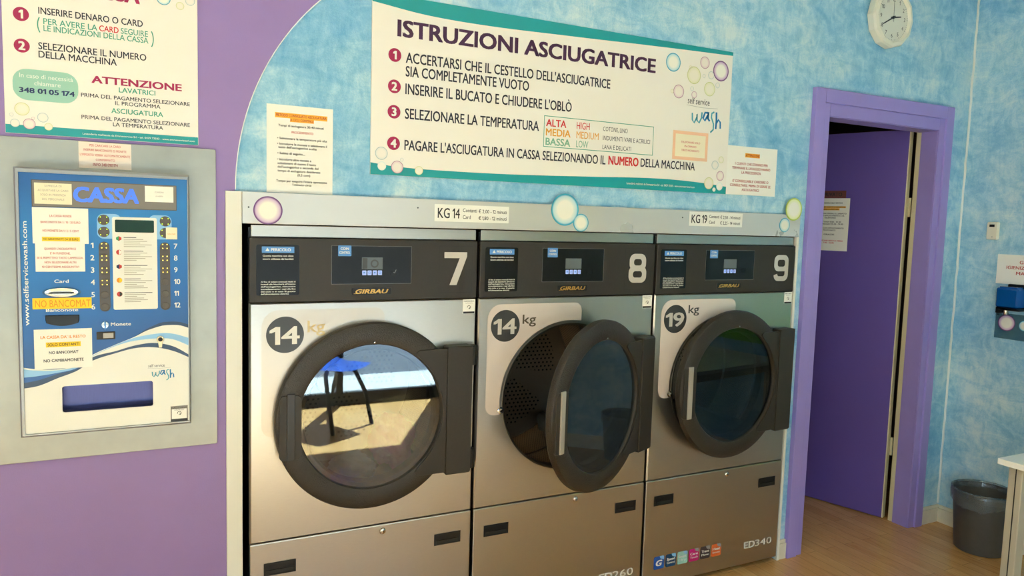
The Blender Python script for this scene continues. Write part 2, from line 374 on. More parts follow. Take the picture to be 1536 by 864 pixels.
class Print:
    """flat printing in the XZ plane that faces -y; layers sit a fraction of a millimetre apart."""
    def __init__(s, y): s.y = y; s.V = []; s.F = []; s.M = []; s.mats = []; s.U = []
    def mi(s, m):
        m = M[m]
        if m not in s.mats: s.mats.append(m)
        return s.mats.index(m)
    def add(s, pts, faces, m, d=0, us=None):
        b = len(s.V); k = s.mi(m)
        s.V += [(x, s.y-d*.0003, z) for x, z in pts]; s.U += us or [0]*len(pts)
        for f in faces: s.F.append(tuple(i+b for i in f)); s.M.append(k)
    def poly(s, pts, m, d=0): s.add(pts, [tuple(range(len(pts)))], m, d)
    def rect(s, x0, x1, z0, z1, m, d=0): s.poly([(x0,z0),(x1,z0),(x1,z1),(x0,z1)], m, d)
    def frame(s, x0, x1, z0, z1, w, m, d=0):
        s.rect(x0,x1,z0,z0+w,m,d); s.rect(x0,x1,z1-w,z1,m,d); s.rect(x0,x0+w,z0+w,z1-w,m,d); s.rect(x1-w,x1,z0+w,z1-w,m,d)
    def rr(s, x0, x1, z0, z1, r, m, d=0): s.poly(rrect(x0,x1,z0,z1,r,6), m, d)
    def disc(s, cx, cz, r, m, d=0, n=40, rz=None):
        rz = rz or r
        rings = (0, .5, .8, .9, 1.0); pts = []; us = []
        for q in rings:
            for k in range(n): pts.append((cx+r*q*math.cos(2*PI*k/n), cz+rz*q*math.sin(2*PI*k/n))); us.append(q)
        fs = [(a*n+k, a*n+(k+1)%n, (a+1)*n+(k+1)%n, (a+1)*n+k) for a in range(1, len(rings)-1) for k in range(n)]
        fs.append(tuple(n+k for k in range(n)))
        s.add(pts, fs, m, d, us)
    def ring(s, cx, cz, r, w, m, d=0, n=36, a0=0, a1=2*PI):
        pts = [(cx+q*math.cos(a0+(a1-a0)*k/n), cz+q*math.sin(a0+(a1-a0)*k/n)) for q in (r-w, r) for k in range(n+1)]
        s.add(pts, [(k, k+1, n+2+k, n+1+k) for k in range(n)], m, d)
    def strip(s, xs, lo, hi, m, d=0):
        n = len(xs); pts = [(x, lo(x)) for x in xs]+[(x, hi(x)) for x in xs]
        s.add(pts, [(k, k+1, n+k+1, n+k) for k in range(n-1)], m, d)
    def text(s, t, x, z, cap, m='ink', w=None, al='l', bold=.0, d=1, shear=0, rot=0):
        V, F = line_of_text(t, shear)
        if not V: return
        lo, hi = capheight(0); k = cap/(hi-lo); xa = min(v[0] for v in V); xb = max(v[0] for v in V)
        kx = w/(xb-xa) if w else k; wd = (xb-xa)*kx
        ox = x - {'l': 0, 'c': wd/2, 'r': wd}[al]; e = max(bold, 0)*.9
        for i, (ex, ez) in enumerate(((-e,-e*.6),(e,-e*.6),(-e,e*.6),(e,e*.6)) if e else ((0,0),)):
            pts = [((v[0]-xa+ex)*kx, (v[1]-lo+ez)*k) for v in V]
            if rot: pts = [(a*math.cos(rot)-b*math.sin(rot)+x, a*math.sin(rot)+b*math.cos(rot)+z) for a, b in pts]
            else: pts = [(a+ox, b+z) for a, b in pts]
            s.add(pts, F, m, d+.2*i)
    def rring(s, x0, x1, z0, z1, r, w, m, d=1, keep=None):
        A = rrect(x0, x1, z0, z1, r, 6); B = rrect(x0+w, x1-w, z0+w, z1-w, max(r-w*.7, .002), 6); n = len(A)
        fs = [(k, (k+1) % n, n+(k+1) % n, n+k) for k in range(n)]
        s.add(A+B, [f for k, f in enumerate(fs) if keep is None or keep(A[k], A[(k+1)%n])], m, d)
    def figure(s, n, x0, x1, z0, z1, w, m, d=1):
        """squarish stencil figures 7, 8 and 9."""
        zm = (z0+z1)/2
        if n == '7': s.poly([(x0,z1),(x0,z1-w),(x1-w*1.35,z1-w),(x0+w*1.0,z0),(x0+w*2.3,z0),(x1,z1-w*.7),(x1,z1)], m, d)
        if n == '8': s.rring(x0+.003, x1-.003, zm-w*.45, z1, .026, w, m, d); s.rring(x0, x1, z0, zm+w*.45, .026, w, m, d+.4)
        if n == '9':
            s.rring(x0, x1, zm-w*.7, z1, .026, w, m, d); s.rect(x1-w, x1, z0+.0262, zm+.02, m, d+.4)
            s.rring(x0, x1, z0, z1, .026, w, m, d, keep=lambda a, b: max(a[1], b[1]) < z0+.0262)
    def stroke(s, pts, w, m, d=1):
        """hand-drawn line of width w."""
        L = []; R = []
        for i, p in enumerate(pts):
            a = pts[max(i-1,0)]; b = pts[min(i+1,len(pts)-1)]; dx, dz = b[0]-a[0], b[1]-a[1]; q = math.hypot(dx, dz) or 1
            L.append((p[0]-dz/q*w/2, p[1]+dx/q*w/2)); R.append((p[0]+dz/q*w/2, p[1]-dx/q*w/2))
        n = len(pts); s.add(L+R, [(k, k+1, n+k+1, n+k) for k in range(n-1)], m, d)
    def build(s, name, parent=None, o=(0,0,0)):
        me = bpy.data.meshes.new(name)
        me.from_pydata([(x-o[0], y-o[1], z-o[2]) for x, y, z in s.V], [], s.F)
        for m in s.mats: me.materials.append(m)
        me.polygons.foreach_set('material_index', s.M)
        uv = me.uv_layers.new(name='UVMap')
        for lp in me.loops: uv.data[lp.index].uv = (s.U[lp.vertex_index], 0)
        # all printing faces -y
        bm = bmesh.new(); bm.from_mesh(me)
        for f in bm.faces:
            f.normal_update()
            if f.normal.y > 0: f.normal_flip()
        bm.to_mesh(me); bm.free()
        return new_obj(name, me, parent)
def lerp_curve(pts):
    def f(x):
        if x <= pts[0][0]: return pts[0][1]
        for (a, p), (b, q) in zip(pts, pts[1:]):
            if x <= b:
                t = (x-a)/(b-a); i = pts.index((a,p)); 
                m0 = (q-pts[max(i-1,0)][1])/(b-pts[max(i-1,0)][0]); j = min(i+2, len(pts)-1); m1 = (pts[j][1]-p)/(pts[j][0]-a)
                h = b-a
                return (2*t**3-3*t*t+1)*p+(t**3-2*t*t+t)*h*m0+(-2*t**3+3*t*t)*q+(t**3-t*t)*h*m1
        return pts[-1][1]
    return f
def linspace(a, b, n): return [a+(b-a)*k/(n-1) for k in range(n)]

# ------------------------------------------------------------------ room shell
XL, XR, YF, YW, ZC = -2.6, 3.59, -3.65, .02, 2.95
bm = bmesh.new(); box(bm, XL-.1, XR+.1, YF-.1, 2.6, -.08, 0); struct(finish('floor', bm, M['floor']))
bm = bmesh.new(); box(bm, XL-.1, XR+.1, YF-.1, .15, ZC, ZC+.1); struct(finish('ceiling', bm, M['ceiling']))
bm = bmesh.new()
for a in ((XL, -.02, 0, ZC), (-.02, 2.38, 1.62, ZC), (2.38, 2.54, 0, ZC), (2.54, 3.335, 2.09, ZC), (3.335, XR+.1, 0, ZC)):
    box(bm, a[0], a[1], YW, YW+.09, a[2], a[3])
struct(finish('wall_back', bm, M['plaster']))
bm = bmesh.new(); box(bm, XR, XR+.1, YF, YW, 0, ZC); struct(finish('wall_right', bm, M['plaster']))
bm = bmesh.new(); box(bm, XL-.1, XL, YF, YW+.09, 0, ZC); struct(finish('wall_left', bm, M['white_wall']))
# purple arched facing on the left of the back wall
bm = bmesh.new()
arc = [(.814-.853*math.cos(t), 1.636+.853*math.sin(t)) for t in linspace(0, PI/2, 40)]
loop = [(XL, 0), (-.066, 0), (-.066, 1.60), (-.04, 1.60)] + arc + [(.814, ZC), (XL, ZC)]
fr = [bm.verts.new((x, .009, z)) for x, z in loop]; bk = [bm.verts.new((x, YW, z)) for x, z in loop]
bm.faces.new(fr)
for k in range(len(loop)): bm.faces.new((fr[k], bk[k], bk[(k+1)%len(loop)], fr[(k+1)%len(loop)]))
bmesh.ops.recalc_face_normals(bm, faces=bm.faces)
struct(finish('wall_back_arch', bm, M['purple']))
# pale edge of the arch
bm = bmesh.new()
for k in range(len(arc)-1):
    (a, b), (c, d) = arc[k], arc[k+1]; n0 = Vector((a-.814, b-1.636)).normalized()*.003; n1 = Vector((c-.814, d-1.636)).normalized()*.003
    q = [(a, b), (c, d), (c-n1.x, d-n1.y), (a-n0.x, b-n0.y)]
    A = [bm.verts.new((x, .0085, z)) for x, z in q]; B = [bm.verts.new((x, YW, z)) for x, z in q]
    bm.faces.new(A)
    for i in range(4): bm.faces.new((A[i], B[i], B[(i+1)%4], A[(i+1)%4]))
bmesh.ops.recalc_face_normals(bm, faces=bm.faces)
struct(finish('trim_1', bm, M['caulk']))
# rough white bead down the room corner
bm = bmesh.new(); tube(bm, [(XR-.003+random.uniform(-.002,.002), YW-.003+random.uniform(-.002,.002), .1+z*.04) for z in range(71)], .006, 6); struct(finish('trim_2', bm, M['caulk'], smooth=60))
def skirting(name, runs):
    bm = bmesh.new()
    for a in runs:
        x0, x1, y0, y1 = a; box(bm, x0, x1, y0, y1, 0, .075); 
        ax = x1-x0 > y1-y0
        box(bm, x0 if ax else x0+.005, x1, y0+(.005 if ax else 0), y1, .075, .092, .002)
    struct(finish(name, bm, M['base']))
skirting('baseboard_back', [(2.39, 2.437, .004, YW), (3.431, XR, .004, YW)])
skirting('baseboard_right', [(XR-.016, XR, -.125, .004), (XR-.016, XR, -3.6, -.128)])
# front wall with the glazed shopfront (behind the camera, seen in the dryer doors)
bm = bmesh.new()
for a in ((XL, -2.3, 0, ZC), (2.1, XR, 0, ZC), (-2.3, 2.1, 2.55, ZC)): box(bm, a[0], a[1], YF-.1, YF, a[2], a[3])
struct(finish('wall_front', bm, M['white_wall']))
bm = bmesh.new(); box(bm, 2.1, XR, YF, YF+.012, 1.5, 2.6); struct(finish('trim_3', bm, M['green']))
win = bpy.data.objects.new('window_1', None); COL.objects.link(win); struct(win); win.location = (-.1, YF-.05, 0)
bm = bmesh.new()
box(bm, -2.2, 2.2, -.03, .03, 0, .10); box(bm, -2.2, 2.2, -.03, .03, 2.47, 2.55)
for x in (-2.2, -1.1, .15, 1.25, 2.14): box(bm, x, x+.06, -.03, .03, .10, 2.47)
finish('window_frame', bm, M['alu_dark'], win)
for a, b in ((-2.14,-1.1),(-1.04,.15),(.21,1.25),(1.31,2.14)):
    bm = bmesh.new(); box(bm, a, b, -.003, .003, .10, 2.47); finish('pane', bm, M['pane'], win)
# outside: pavement, road, houses over the street
bm = bmesh.new(); box(bm, -9, 9, -4.9, YF-.1, -.10, -.02); struct(finish('pavement', bm, M['pave']))
bm = bmesh.new(); box(bm, -9, 9, -11, -4.9, -.2, -.1); struct(finish('road', bm, M['asphalt']))
bm = bmesh.new(); box(bm, -9, 9, -13, -11, -.2, 6)
for k in range(7):
    for z in (.9, 3.7): box(bm, -8+2.4*k, -6.9+2.4*k, -11.02, -10.99, z, z+1.5, mi=1)
struct(finish('street_facade', bm, [M['facade'], M['facade_win']]))
# passage behind the door
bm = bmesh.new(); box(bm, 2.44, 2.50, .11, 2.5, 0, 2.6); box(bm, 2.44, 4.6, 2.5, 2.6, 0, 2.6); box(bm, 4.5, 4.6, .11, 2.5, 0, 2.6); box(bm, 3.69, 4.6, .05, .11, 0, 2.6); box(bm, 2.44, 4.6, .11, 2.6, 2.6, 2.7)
box(bm, -.2, 2.44, 1.2, 1.3, 0, 2.6); box(bm, -.3, -.2, .11, 1.3, 0, 2.6); box(bm, -.2, 2.44, .11, 1.2, 2.6, 2.7)  # unseen service room behind the dryers, added to stop light leaking in
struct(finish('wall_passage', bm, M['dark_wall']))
bm = bmesh.new(); box(bm, XR+.1, 4.6, .02, 2.6, -.08, 0); struct(finish('floor_passage', bm, M['floor']))

# ------------------------------------------------------------------ doorway
door = bpy.data.objects.new('door_1', None); COL.objects.link(door); struct(door); door.location = (2.935, .02, 0)
O = door.location
bm = bmesh.new()   # casing: outer boards with a stepped inner moulding
for x0, x1, s in ((2.436, 2.497, 1), (3.374, 3.432, -1)): box(bm, x0, x1, -.006, .02, 0, 2.209 if s == 1 else 2.209, .003)
box(bm, 2.497, 3.374, -.006, .02, 2.146, 2.209, .003)
box(bm, 2.495, 2.54, .004, .02, 0, 2.147, .002); box(bm, 3.332, 3.376, .004, .02, 0, 2.147, .002); box(bm, 2.54, 3.332, .004, .02, 2.088, 2.147, .002)
finish('casing', bm, M['frame_purple'], door, O)
bm = bmesh.new(); box(bm, 2.53, 2.545, .012, .11, 0, 2.09); box(bm, 3.33, 3.345, .012, .098, 0, 2.09); box(bm, 2.54, 3.335, .012, .11, 2.085, 2.1)
finish('jamb', bm, M['frame_purple'], door, O)
bm = bmesh.new(); box(bm, 3.331, 3.343, .0985, .125, 0, 2.09, .002); finish('rebate', bm, M['beige'], door, O)
LPH = math.atan2(-.954, .3)
leaf = bpy.data.objects.new('leaf', None); COL.objects.link(leaf); leaf.parent = door; leaf.location = Vector((3.316, .147, 0))-O; leaf.rotation_euler = (0, 0, LPH)
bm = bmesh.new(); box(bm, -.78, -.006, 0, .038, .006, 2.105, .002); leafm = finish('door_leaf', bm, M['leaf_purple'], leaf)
bm = bmesh.new(); box(bm, -.0058, 0, .0002, .038, .006, 2.105); finish('edge_lipping', bm, M['beige'], leaf)
bm = bmesh.new(); box(bm, -.012, .012, .040, .052, .35, .45, .002); box(bm, -.012, .012, .040, .052, 1.65, 1.75, .002); finish('hinge', bm, M['beige'], leaf)

# ------------------------------------------------------------------ white surround of the dryers
sur = thing('dryer_surround', 'white lacquered surround framing the three dryers, with a fascia above', 'panel', (1.18, 0, 0))
bm = bmesh.new(); box(bm, -.019, 2.389, 0, .0185, 1.532, 1.631, .0015); finish('fascia', bm, M['fascia'], sur, sur.location)
bm = bmesh.new(); box(bm, -.068, -.020, 0, .0085, 0, 1.631, .0015); finish('side_post', bm, M['post'], sur, sur.location)
bm = bmesh.new(); box(bm, 2.375, 2.389, 0, .0185, 0, 1.531, .0015); finish('side_post', bm, M['post'], sur, sur.location)
for x, z in ((.0, 1.583), (.555, 1.60), (1.71, 1.60)):
    bm = bmesh.new(); lathe(bm, [(.0001,-.002),(.002,-.0018),(.0028,0)], (x, 0, z), 10); finish('screw', bm, M['badge'], sur, sur.location)

# ------------------------------------------------------------------ dryers
CX, CZ, RO, RG = .3955, .889, .322, .247
def lump(name, c, r, m, lab, cat, seed):
    rnd = random.Random(seed); bm = bmesh.new(); bmesh.ops.create_icosphere(bm, subdivisions=5, radius=1)
    from mathutils import noise
    for v in bm.verts:
        p = v.co.copy(); q = p*1.6+Vector((seed*3.1, seed, 0))
        k = 1+.34*noise.noise(q)+.20*abs(noise.noise(q*2.6))+.06*noise.noise(q*6)
        v.co = Vector((p.x*r[0]*k, p.y*r[1]*k, p.z*r[2]*k))
    z0 = min(v.co.z for v in bm.verts)
    o = finish(name, bm, M[m], smooth=180); o.location = c; tag(o, lab, cat); return o
def make_dryer(ox, num, kgs, decal, kgm, badge_m, model, theta, label, dark_grip, gm, icons=False):
    t = thing('tumble_dryer', label, 'tumble dryer', (ox, 0, 0), 0, 'tumble dryers along the wall')
    # cabinet: sides, back, top, plinth, feet
    bm = bmesh.new()
    box(bm, .001, .012, .018, .92, .03, 1.52); box(bm, .773, .784, .018, .92, .03, 1.52); box(bm, .012, .773, .90, .92, .03, 1.52)
    box(bm, .012, .773, .018, .90, 1.49, 1.52); box(bm, .012, .773, .018, .90, .03, .05); box(bm, .012, .773, .03, .05, 1.20, 1.49)
    for x in (.07, .715):
        for y in (.09, .85): lathe(bm, [(.0001,0),(.025,0),(.025,.03),(.0001,.03)], (x, y, 0), 14, 'z')
    finish('cabinet', bm, M['recess'], t)
    # upper front with the loading opening
    bm = bmesh.new()
    holed(bm, .0015, .7835, .4915, 1.281, [(CX+.284*math.cos(a), CZ+.284*math.sin(a)) for a in linspace(0, 2*PI, 97)[:-1]], 0, .018, .005)
    bmesh.ops.recalc_face_normals(bm, faces=bm.faces)
    fp = finish('front_panel', bm, M['body'], t)
    bm = bmesh.new(); lathe(bm, [(.2845,-.0015),(.289,-.0015),(.289,.02),(.281,.05),(.281,.0)], (CX,0,CZ), 72, close=True); finish('opening_rim', bm, M['collar'], fp, smooth=40)
    # service panel below
    bm = bmesh.new(); box(bm, .0015, .7835, 0, .018, .022, .4895, .004)
    lp = finish('service_panel', bm, M['body'], t)
    for x0 in (.046, .641):
        bm = bmesh.new(); slab(bm, rrect(x0, x0+.101, .378, .419, .010), -.0015, .001)
        hb = finish('recessed_grip', bm, M['recess'], lp)
        bm = bmesh.new(); holed(bm, x0-.001, x0+.102, .377, .420, rrect(x0+.004, x0+.097, .382, .415, .008), -.003, -.0015, .001)
        box(bm, x0+.006, x0+.095, -.0035, -.0016, .383, .396, .0008)
        finish('grip_rim', bm, M['ring_back'], hb)
    bm = bmesh.new(); lathe(bm, [(.0001,-.006),(.007,-.006),(.0105,-.004),(.012,0)], (.446,0,.466), 24); lk = finish('lock', bm, M['chrome'], lp, smooth=40)
    bm = bmesh.new(); box(bm, .4445, .4475, -.0068, -.0058, .462, .470); finish('keyhole', bm, M['recess'], lk)
    # top strip, recessed, and its dark gap
    bm = bmesh.new(); box(bm, .0085, .782, .012, .03, 1.4905, 1.545 if False else 1.529, .002); finish('top_strip', bm, M['body'], t)
    # control panel
    bm = bmesh.new(); box(bm, .0015, .7835, -.001, .018, 1.2825, 1.4885, .003); cp = finish('control_panel', bm, M['panel'], t)
    bm = bmesh.new(); slab(bm, rrect(.022, .155, 1.305, 1.467, .007), -.0018, 0); wl = finish('warning_label', bm, M['black'], cp)
    P = Print(-.0021)
    P.rect(.039, .139, 1.441, 1.461, 'bluesticker'); P.text('▲ PERICOLO', .089, 1.4465, .009, 'wtext', al='c', bold=.03)
    P.text('Questa macchina non deve', .089, 1.429, .0055, 'wtext', w=.094, al='c', bold=.02); P.text('essere utilizzata dai bambini', .089, 1.419, .0055, 'wtext', w=.094, al='c', bold=.02)
    for k, s in enumerate(('Al fine di evitare eventuali rischi di','incendi alla biancheria all\'interno','dell\'asciugatrice, rimuovere','immediatamente i capi alla fine','del ciclo o in caso di guasto','dell\'alimentazione elettrica')):
        P.text(s, .036, 1.3465-.0078*k, .0046, 'wtext', w=.107 if k < 5 else .086, bold=.02)
    P.build('lettering', wl)
    bm = bmesh.new(); slab(bm, rrect(.258, .535, 1.338, 1.467, .008), -.0018, 0); dw = finish('display_window', bm, M['black'], cp)
    P = Print(-.0021); P.frame(.2585,.5345,1.3385,1.4665,.0008,'thin'); P.rr(.360,.432,1.388,1.428,.001,'lcd')
    P.rr(.280,.324,1.432,1.4675,.002,'bluesticker',1); P.text('COIN', .302, 1.453, .0075, 'wtext', al='c', bold=.03, d=2); P.text('CONTROL', .302, 1.440, .0075, 'wtext', w=.036, al='c', bold=.03, d=2)
    for k in range(4):
        x = .3615+.018*k; P.rr(x, x+.0145, 1.368, 1.384, .002, 'keyblue'); P.ring(x+.00725, 1.376, .004, .0013, 'bluesticker', 1, 14) if k % 2 else P.rect(x+.004, x+.010, 1.374, 1.379, 'bluesticker', 1)
    P.frame(.459,.484,1.367,1.386,.0009,'recess',1)
    if num == '7': P.stroke([(.470,1.378),(.474,1.375),(.480,1.387)], .0014, 'thin'); P.rect(.3625,.379,1.39,1.426,'badge',1); P.ring(.404,1.407,.014,.005,'badge',1,20)
    P.build('display', dw)
    bm = bmesh.new(); slab(bm, rrect(.327, .464, 1.302, 1.325, .002), -.0035, 0, bev=.001); bb = finish('brand_badge', bm, M['recess'], cp)
    P = Print(-.0038); P.text('GIRBAU', .396, 1.3065, .0138, 'gold', w=.112, al='c', bold=.035, shear=.25); P.rect(.333,.352,1.3055,1.307,'gold',1); P.build('lettering', bb)
    P = Print(-.0014); P.frame(.637,.764,1.304,1.470,.0007,'recess'); P.figure(num, .656, .743, 1.331, 1.448, .021, 'digit'); P.build('number_label', cp)
    # stickers on the upper front
    d = Print(-.0006)
    lo = (.042, .06, .84) ; 
    pts = rrect(.038, .45, .845, 1.2575, .04, 8, (.022,.040,.055,.050))
    # the sheet is cut back round the door: an arc of radius .335
    cut = [(CX+.300*math.cos(a), CZ+.300*math.sin(a)) for a in linspace(PI*1.06, PI*.44, 40)]
    left = [p for p in rrect(.038, .448, .842, 1.2575, .04, 8, (.0,.038,.055,.035)) ]
    # outline: bottom tip, left edge, top edge, right corner, then back along the arc
    outl = [(.096, .842)] + [(.073+.035*math.cos(a), .877+.035*math.sin(a)) for a in linspace(PI*1.5, PI, 6)] + [(.093+.055*math.cos(a), 1.2025+.055*math.sin(a)) for a in linspace(PI, PI/2, 8)] + [(.410+.032*math.cos(a), 1.2255+.032*math.sin(a)) for a in linspace(PI/2, 0, 6)] + [(.442, CZ+math.sqrt(.300**2-(.442-CX)**2))]
    outl += [p for p in reversed(cut) if p[0] < .435 and p[1] > .845]
    outl[0] = (outl[-1][0], .842)
    d.poly(outl, decal); bmname = d.build('capacity_sticker', fp)
    P = Print(-.0009); P.disc(.1115, 1.1765, .0595, badge_m, n=64); P.text(kgs, .110, 1.146, .056, 'digit' if num != '7' else 'wtext', w=.090 if num != '9' else .092, al='c', bold=.022)
    P.text('kg', .183 if num != '9' else .180, 1.199 if num=='9' else 1.182, .034 if num!='7' else .038, kgm, w=.056, bold=.012); P.build('capacity_badge', fp)
    P = Print(-.0007); P.rect(.731,.779,1.226,1.279,'paper'); P.rect(.733,.777,1.227,1.2345,'black_ink',1); P.text('MACCHINA', .755, 1.270, .004, 'black_ink', w=.040, al='c', bold=.02); P.text('CONTROLLATA', .755, 1.2635, .003, 'black_ink', w=.03, al='c')
    P.ring(.755,1.25,.007,.0017,'black_ink',1,18, -1.2, 3.4); P.ring(.755,1.248,.004,.0015,'black_ink',1,14, -2.2, 2.2); P.build('inspection_sticker', fp)
    bm = bmesh.new(); lathe(bm, [(.0001,-.012),(.006,-.012),(.0085,-.009),(.0085,-.003),(.013,-.002),(.014,0)], (.1015,0,.857), 20); finish('latch_striker', bm, M['chrome'], fp, smooth=40)
    # drum
    bm = bmesh.new(); lathe(bm, [(.281,.03),(.300,.04),(.346,.055),(.346,.60)], (CX,0,CZ), 96); dr = finish('drum', bm, M['drum'], t, smooth=50)
    bm = bmesh.new(); lathe(bm, [(.345,.598),(.30,.61),(.06,.612),(.055,.59),(.0001,.588)], (CX,0,CZ), 72); finish('drum_back', bm, M['drum_plate'], dr, smooth=50)
    bm = bmesh.new()
    for y in (.16, .37): lathe(bm, [(.3462,y-.006),(.343,y-.002),(.343,y+.002),(.3462,y+.006)], (CX,0,CZ), 96)
    finish('drum_seam', bm, M['collar'], dr, smooth=50)
    for k in range(3):
        a = 2*PI*k/3+3.30; bm = bmesh.new(); ca, sa = math.cos(a), math.sin(a); rows = []
        for y in (.06, .10, .55, .60):
            h = .0 if y in (.06, .60) else .065; row = []
            for w, r in ((-.05, .347), (-.022, .347-h*.85), (0, .347-h), (.022, .347-h*.85), (.05, .347)):
                row.append(bm.verts.new((CX+ca*r-sa*w, y, CZ+sa*r+ca*w)))
            rows.append(row)
        for A, B in zip(rows, rows[1:]):
            for i in range(4): bm.faces.new((A[i], A[i+1], B[i+1], B[i]))
        finish('drum_lifter', bm, M['panel'], dr, smooth=40)
    # door, hung on the hinge axis at the right
    HX, HY = .765, -.028
    dm = bpy.data.meshes.new('door'); bm = bmesh.new()
    c = (CX-HX, -HY, CZ)
    lathe(bm, [(.318,-.004),(RO,-.009),(RO,-.026),(.318,-.034),(.308,-.0385),(.285,-.041),(.262,-.0405),(.2505,-.037),(RG,-.031),(RG,-.014),(.258,-.004)], c, 112, close=True)
    dr_ = finish('door', bm, M['ring'], t, smooth=35); dr_.location = (HX, HY, 0); dr_.rotation_euler = (0,0,math.radians(theta))
    bm = bmesh.new(); lathe(bm, [(.0001,-.030),(RG+.002,-.030),(RG+.002,-.026),(.0001,-.026)], c, 96); finish('door_glass', bm, M[gm], dr_)
    bm = bmesh.new(); lathe(bm, [(.236,-.012),(.226,.03),(.205,.065),(.16,.085),(.0001,.095)], c, 80); finish('glass_bowl', bm, M['bowl'], dr_, smooth=60)
    bm = bmesh.new(); lathe(bm, [(.246,-.024),(.246,.0),(.236,.012),(.226,.012),(.226,-.012),(.232,-.024)], c, 96, close=True); finish('seal', bm, M['ring_back'], dr_, smooth=40)
    # grip: shallow scooped plate with an upright bar
    bm = bmesh.new(); x0 = .087-HX; slab(bm, rrect(x0, x0+.070, .770, .985, .016), -.0425-HY, -.034-HY, bev=.002); gp = finish('grip_plate', bm, M['panel'], dr_)
    bm = bmesh.new(); box(bm, .110-HX, .135-HX, -.0475-HY, -.041-HY, .771, .990, .0015); finish('grip_bar', bm, M['grip_dark' if dark_grip else 'grip'], dr_)
    # hinge bracket, hinge cover and knuckles
    bm = bmesh.new(); ar = [(CX+.2525*math.cos(a)-HX, CZ+.2525*math.sin(a)) for a in linspace(-.86, .86, 25)]
    slab(bm, [(.558-HX,.664),(.660-HX,.664),(.660-HX,1.110),(.558-HX,1.110),(.549-HX,1.106),(.544-HX,1.098)]+ar[::-1]+[(.544-HX,.676),(.549-HX,.668)], -.0455-HY, -.036-HY, bev=.001); finish('hinge_bracket', bm, M['panel'], dr_)
    bm = bmesh.new(); slab(bm, rrect(.658-HX, .754-HX, .655, 1.118, .006), -.052-HY, -.004-HY, bev=.004); finish('hinge_cover', bm, M['panel'], dr_)
    for z0 in (.665, 1.045):
        bm = bmesh.new(); lathe(bm, [(.0001,0),(.010,0),(.011,.002),(.011,.070),(.0001,.072)], (0,0,z0), 16, 'z'); box(bm, -.012, .014, -.006, .024, z0, z0+.07, .002); finish('hinge_knuckle', bm, M['ring_back'], dr_, smooth=40)
    for a in (PI/2,):
        bm = bmesh.new(); lathe(bm, [(.0001,-.046),(.003,-.0455),(.004,-.041)], (c[0]+.256*math.cos(a), c[1], c[2]+.256*math.sin(a)), 12); finish('rivet', bm, M['chrome'], dr_, smooth=60)
    # model name and feature icons
    if model:
        P = Print(-.0006); P.text('ED', .575, .097, .030, 'wtext', w=.064, bold=.03); P.text(model, .642, .097, .030, 'wtext', w=.103, bold=.004); P.build('model_lettering', lp)
    if icons:
        for k, (mm, s1, s2) in enumerate((('i1','G',''),('i2','Speed','Control'),('i3','Smart','Dry'),('i4','Care','Touch'),('i5','Trans','Flow'),('i6','Heat','Recovery'))):
            x = .0600+.0640*k; P = Print(-.0006); P.rr(x, x+.056, .093, .150, .007, mm); P.poly([(x+.030,.150),(x+.050,.150),(x+.055,.146),(x+.055,.132),(x+.036,.138)], 'plight' if k < 3 else 'thin', 1)
            if k == 0: P.text('G', x+.028, .108, .024, 'wtext', w=.030, al='c', bold=.05, d=2, shear=.2)
            else: P.text(s1, x+.028, .122, .011, 'wtext', w=.042, al='c', bold=.03, d=2); P.text(s2, x+.028, .107, .009, 'wtext', w=.042, al='c', bold=.01, d=2)
            P.build('feature_icon', lp)
    return t
make_dryer(0, '7', '14', 'decal_same', 'kgfaint', 'badge', None, 0, 'steel tumble dryer numbered 7 with its round door shut', True, 'glass')
make_dryer(.793, '8', '14', 'decal', 'kg', 'badge', '260', 24.5, 'steel tumble dryer numbered 8 with its door swung open, showing the drum', False, 'glass_grey')
make_dryer(1.586, '9', '19', 'decal', 'kgdark', 'badge', '340', 5, 'steel tumble dryer numbered 9 with its door slightly ajar and coloured icons below', False, 'glass_dim', True)
lump('garment', (.540, .20, .725), (.070, .085, .10), 'pink', 'pink garment lying in the drum of dryer 7', 'laundry', 2)
lump('garment', (.385, .20, .635), (.080, .075, .052), 'wcloth', 'white cloth lying at the bottom of the drum of dryer 7', 'laundry', 5)

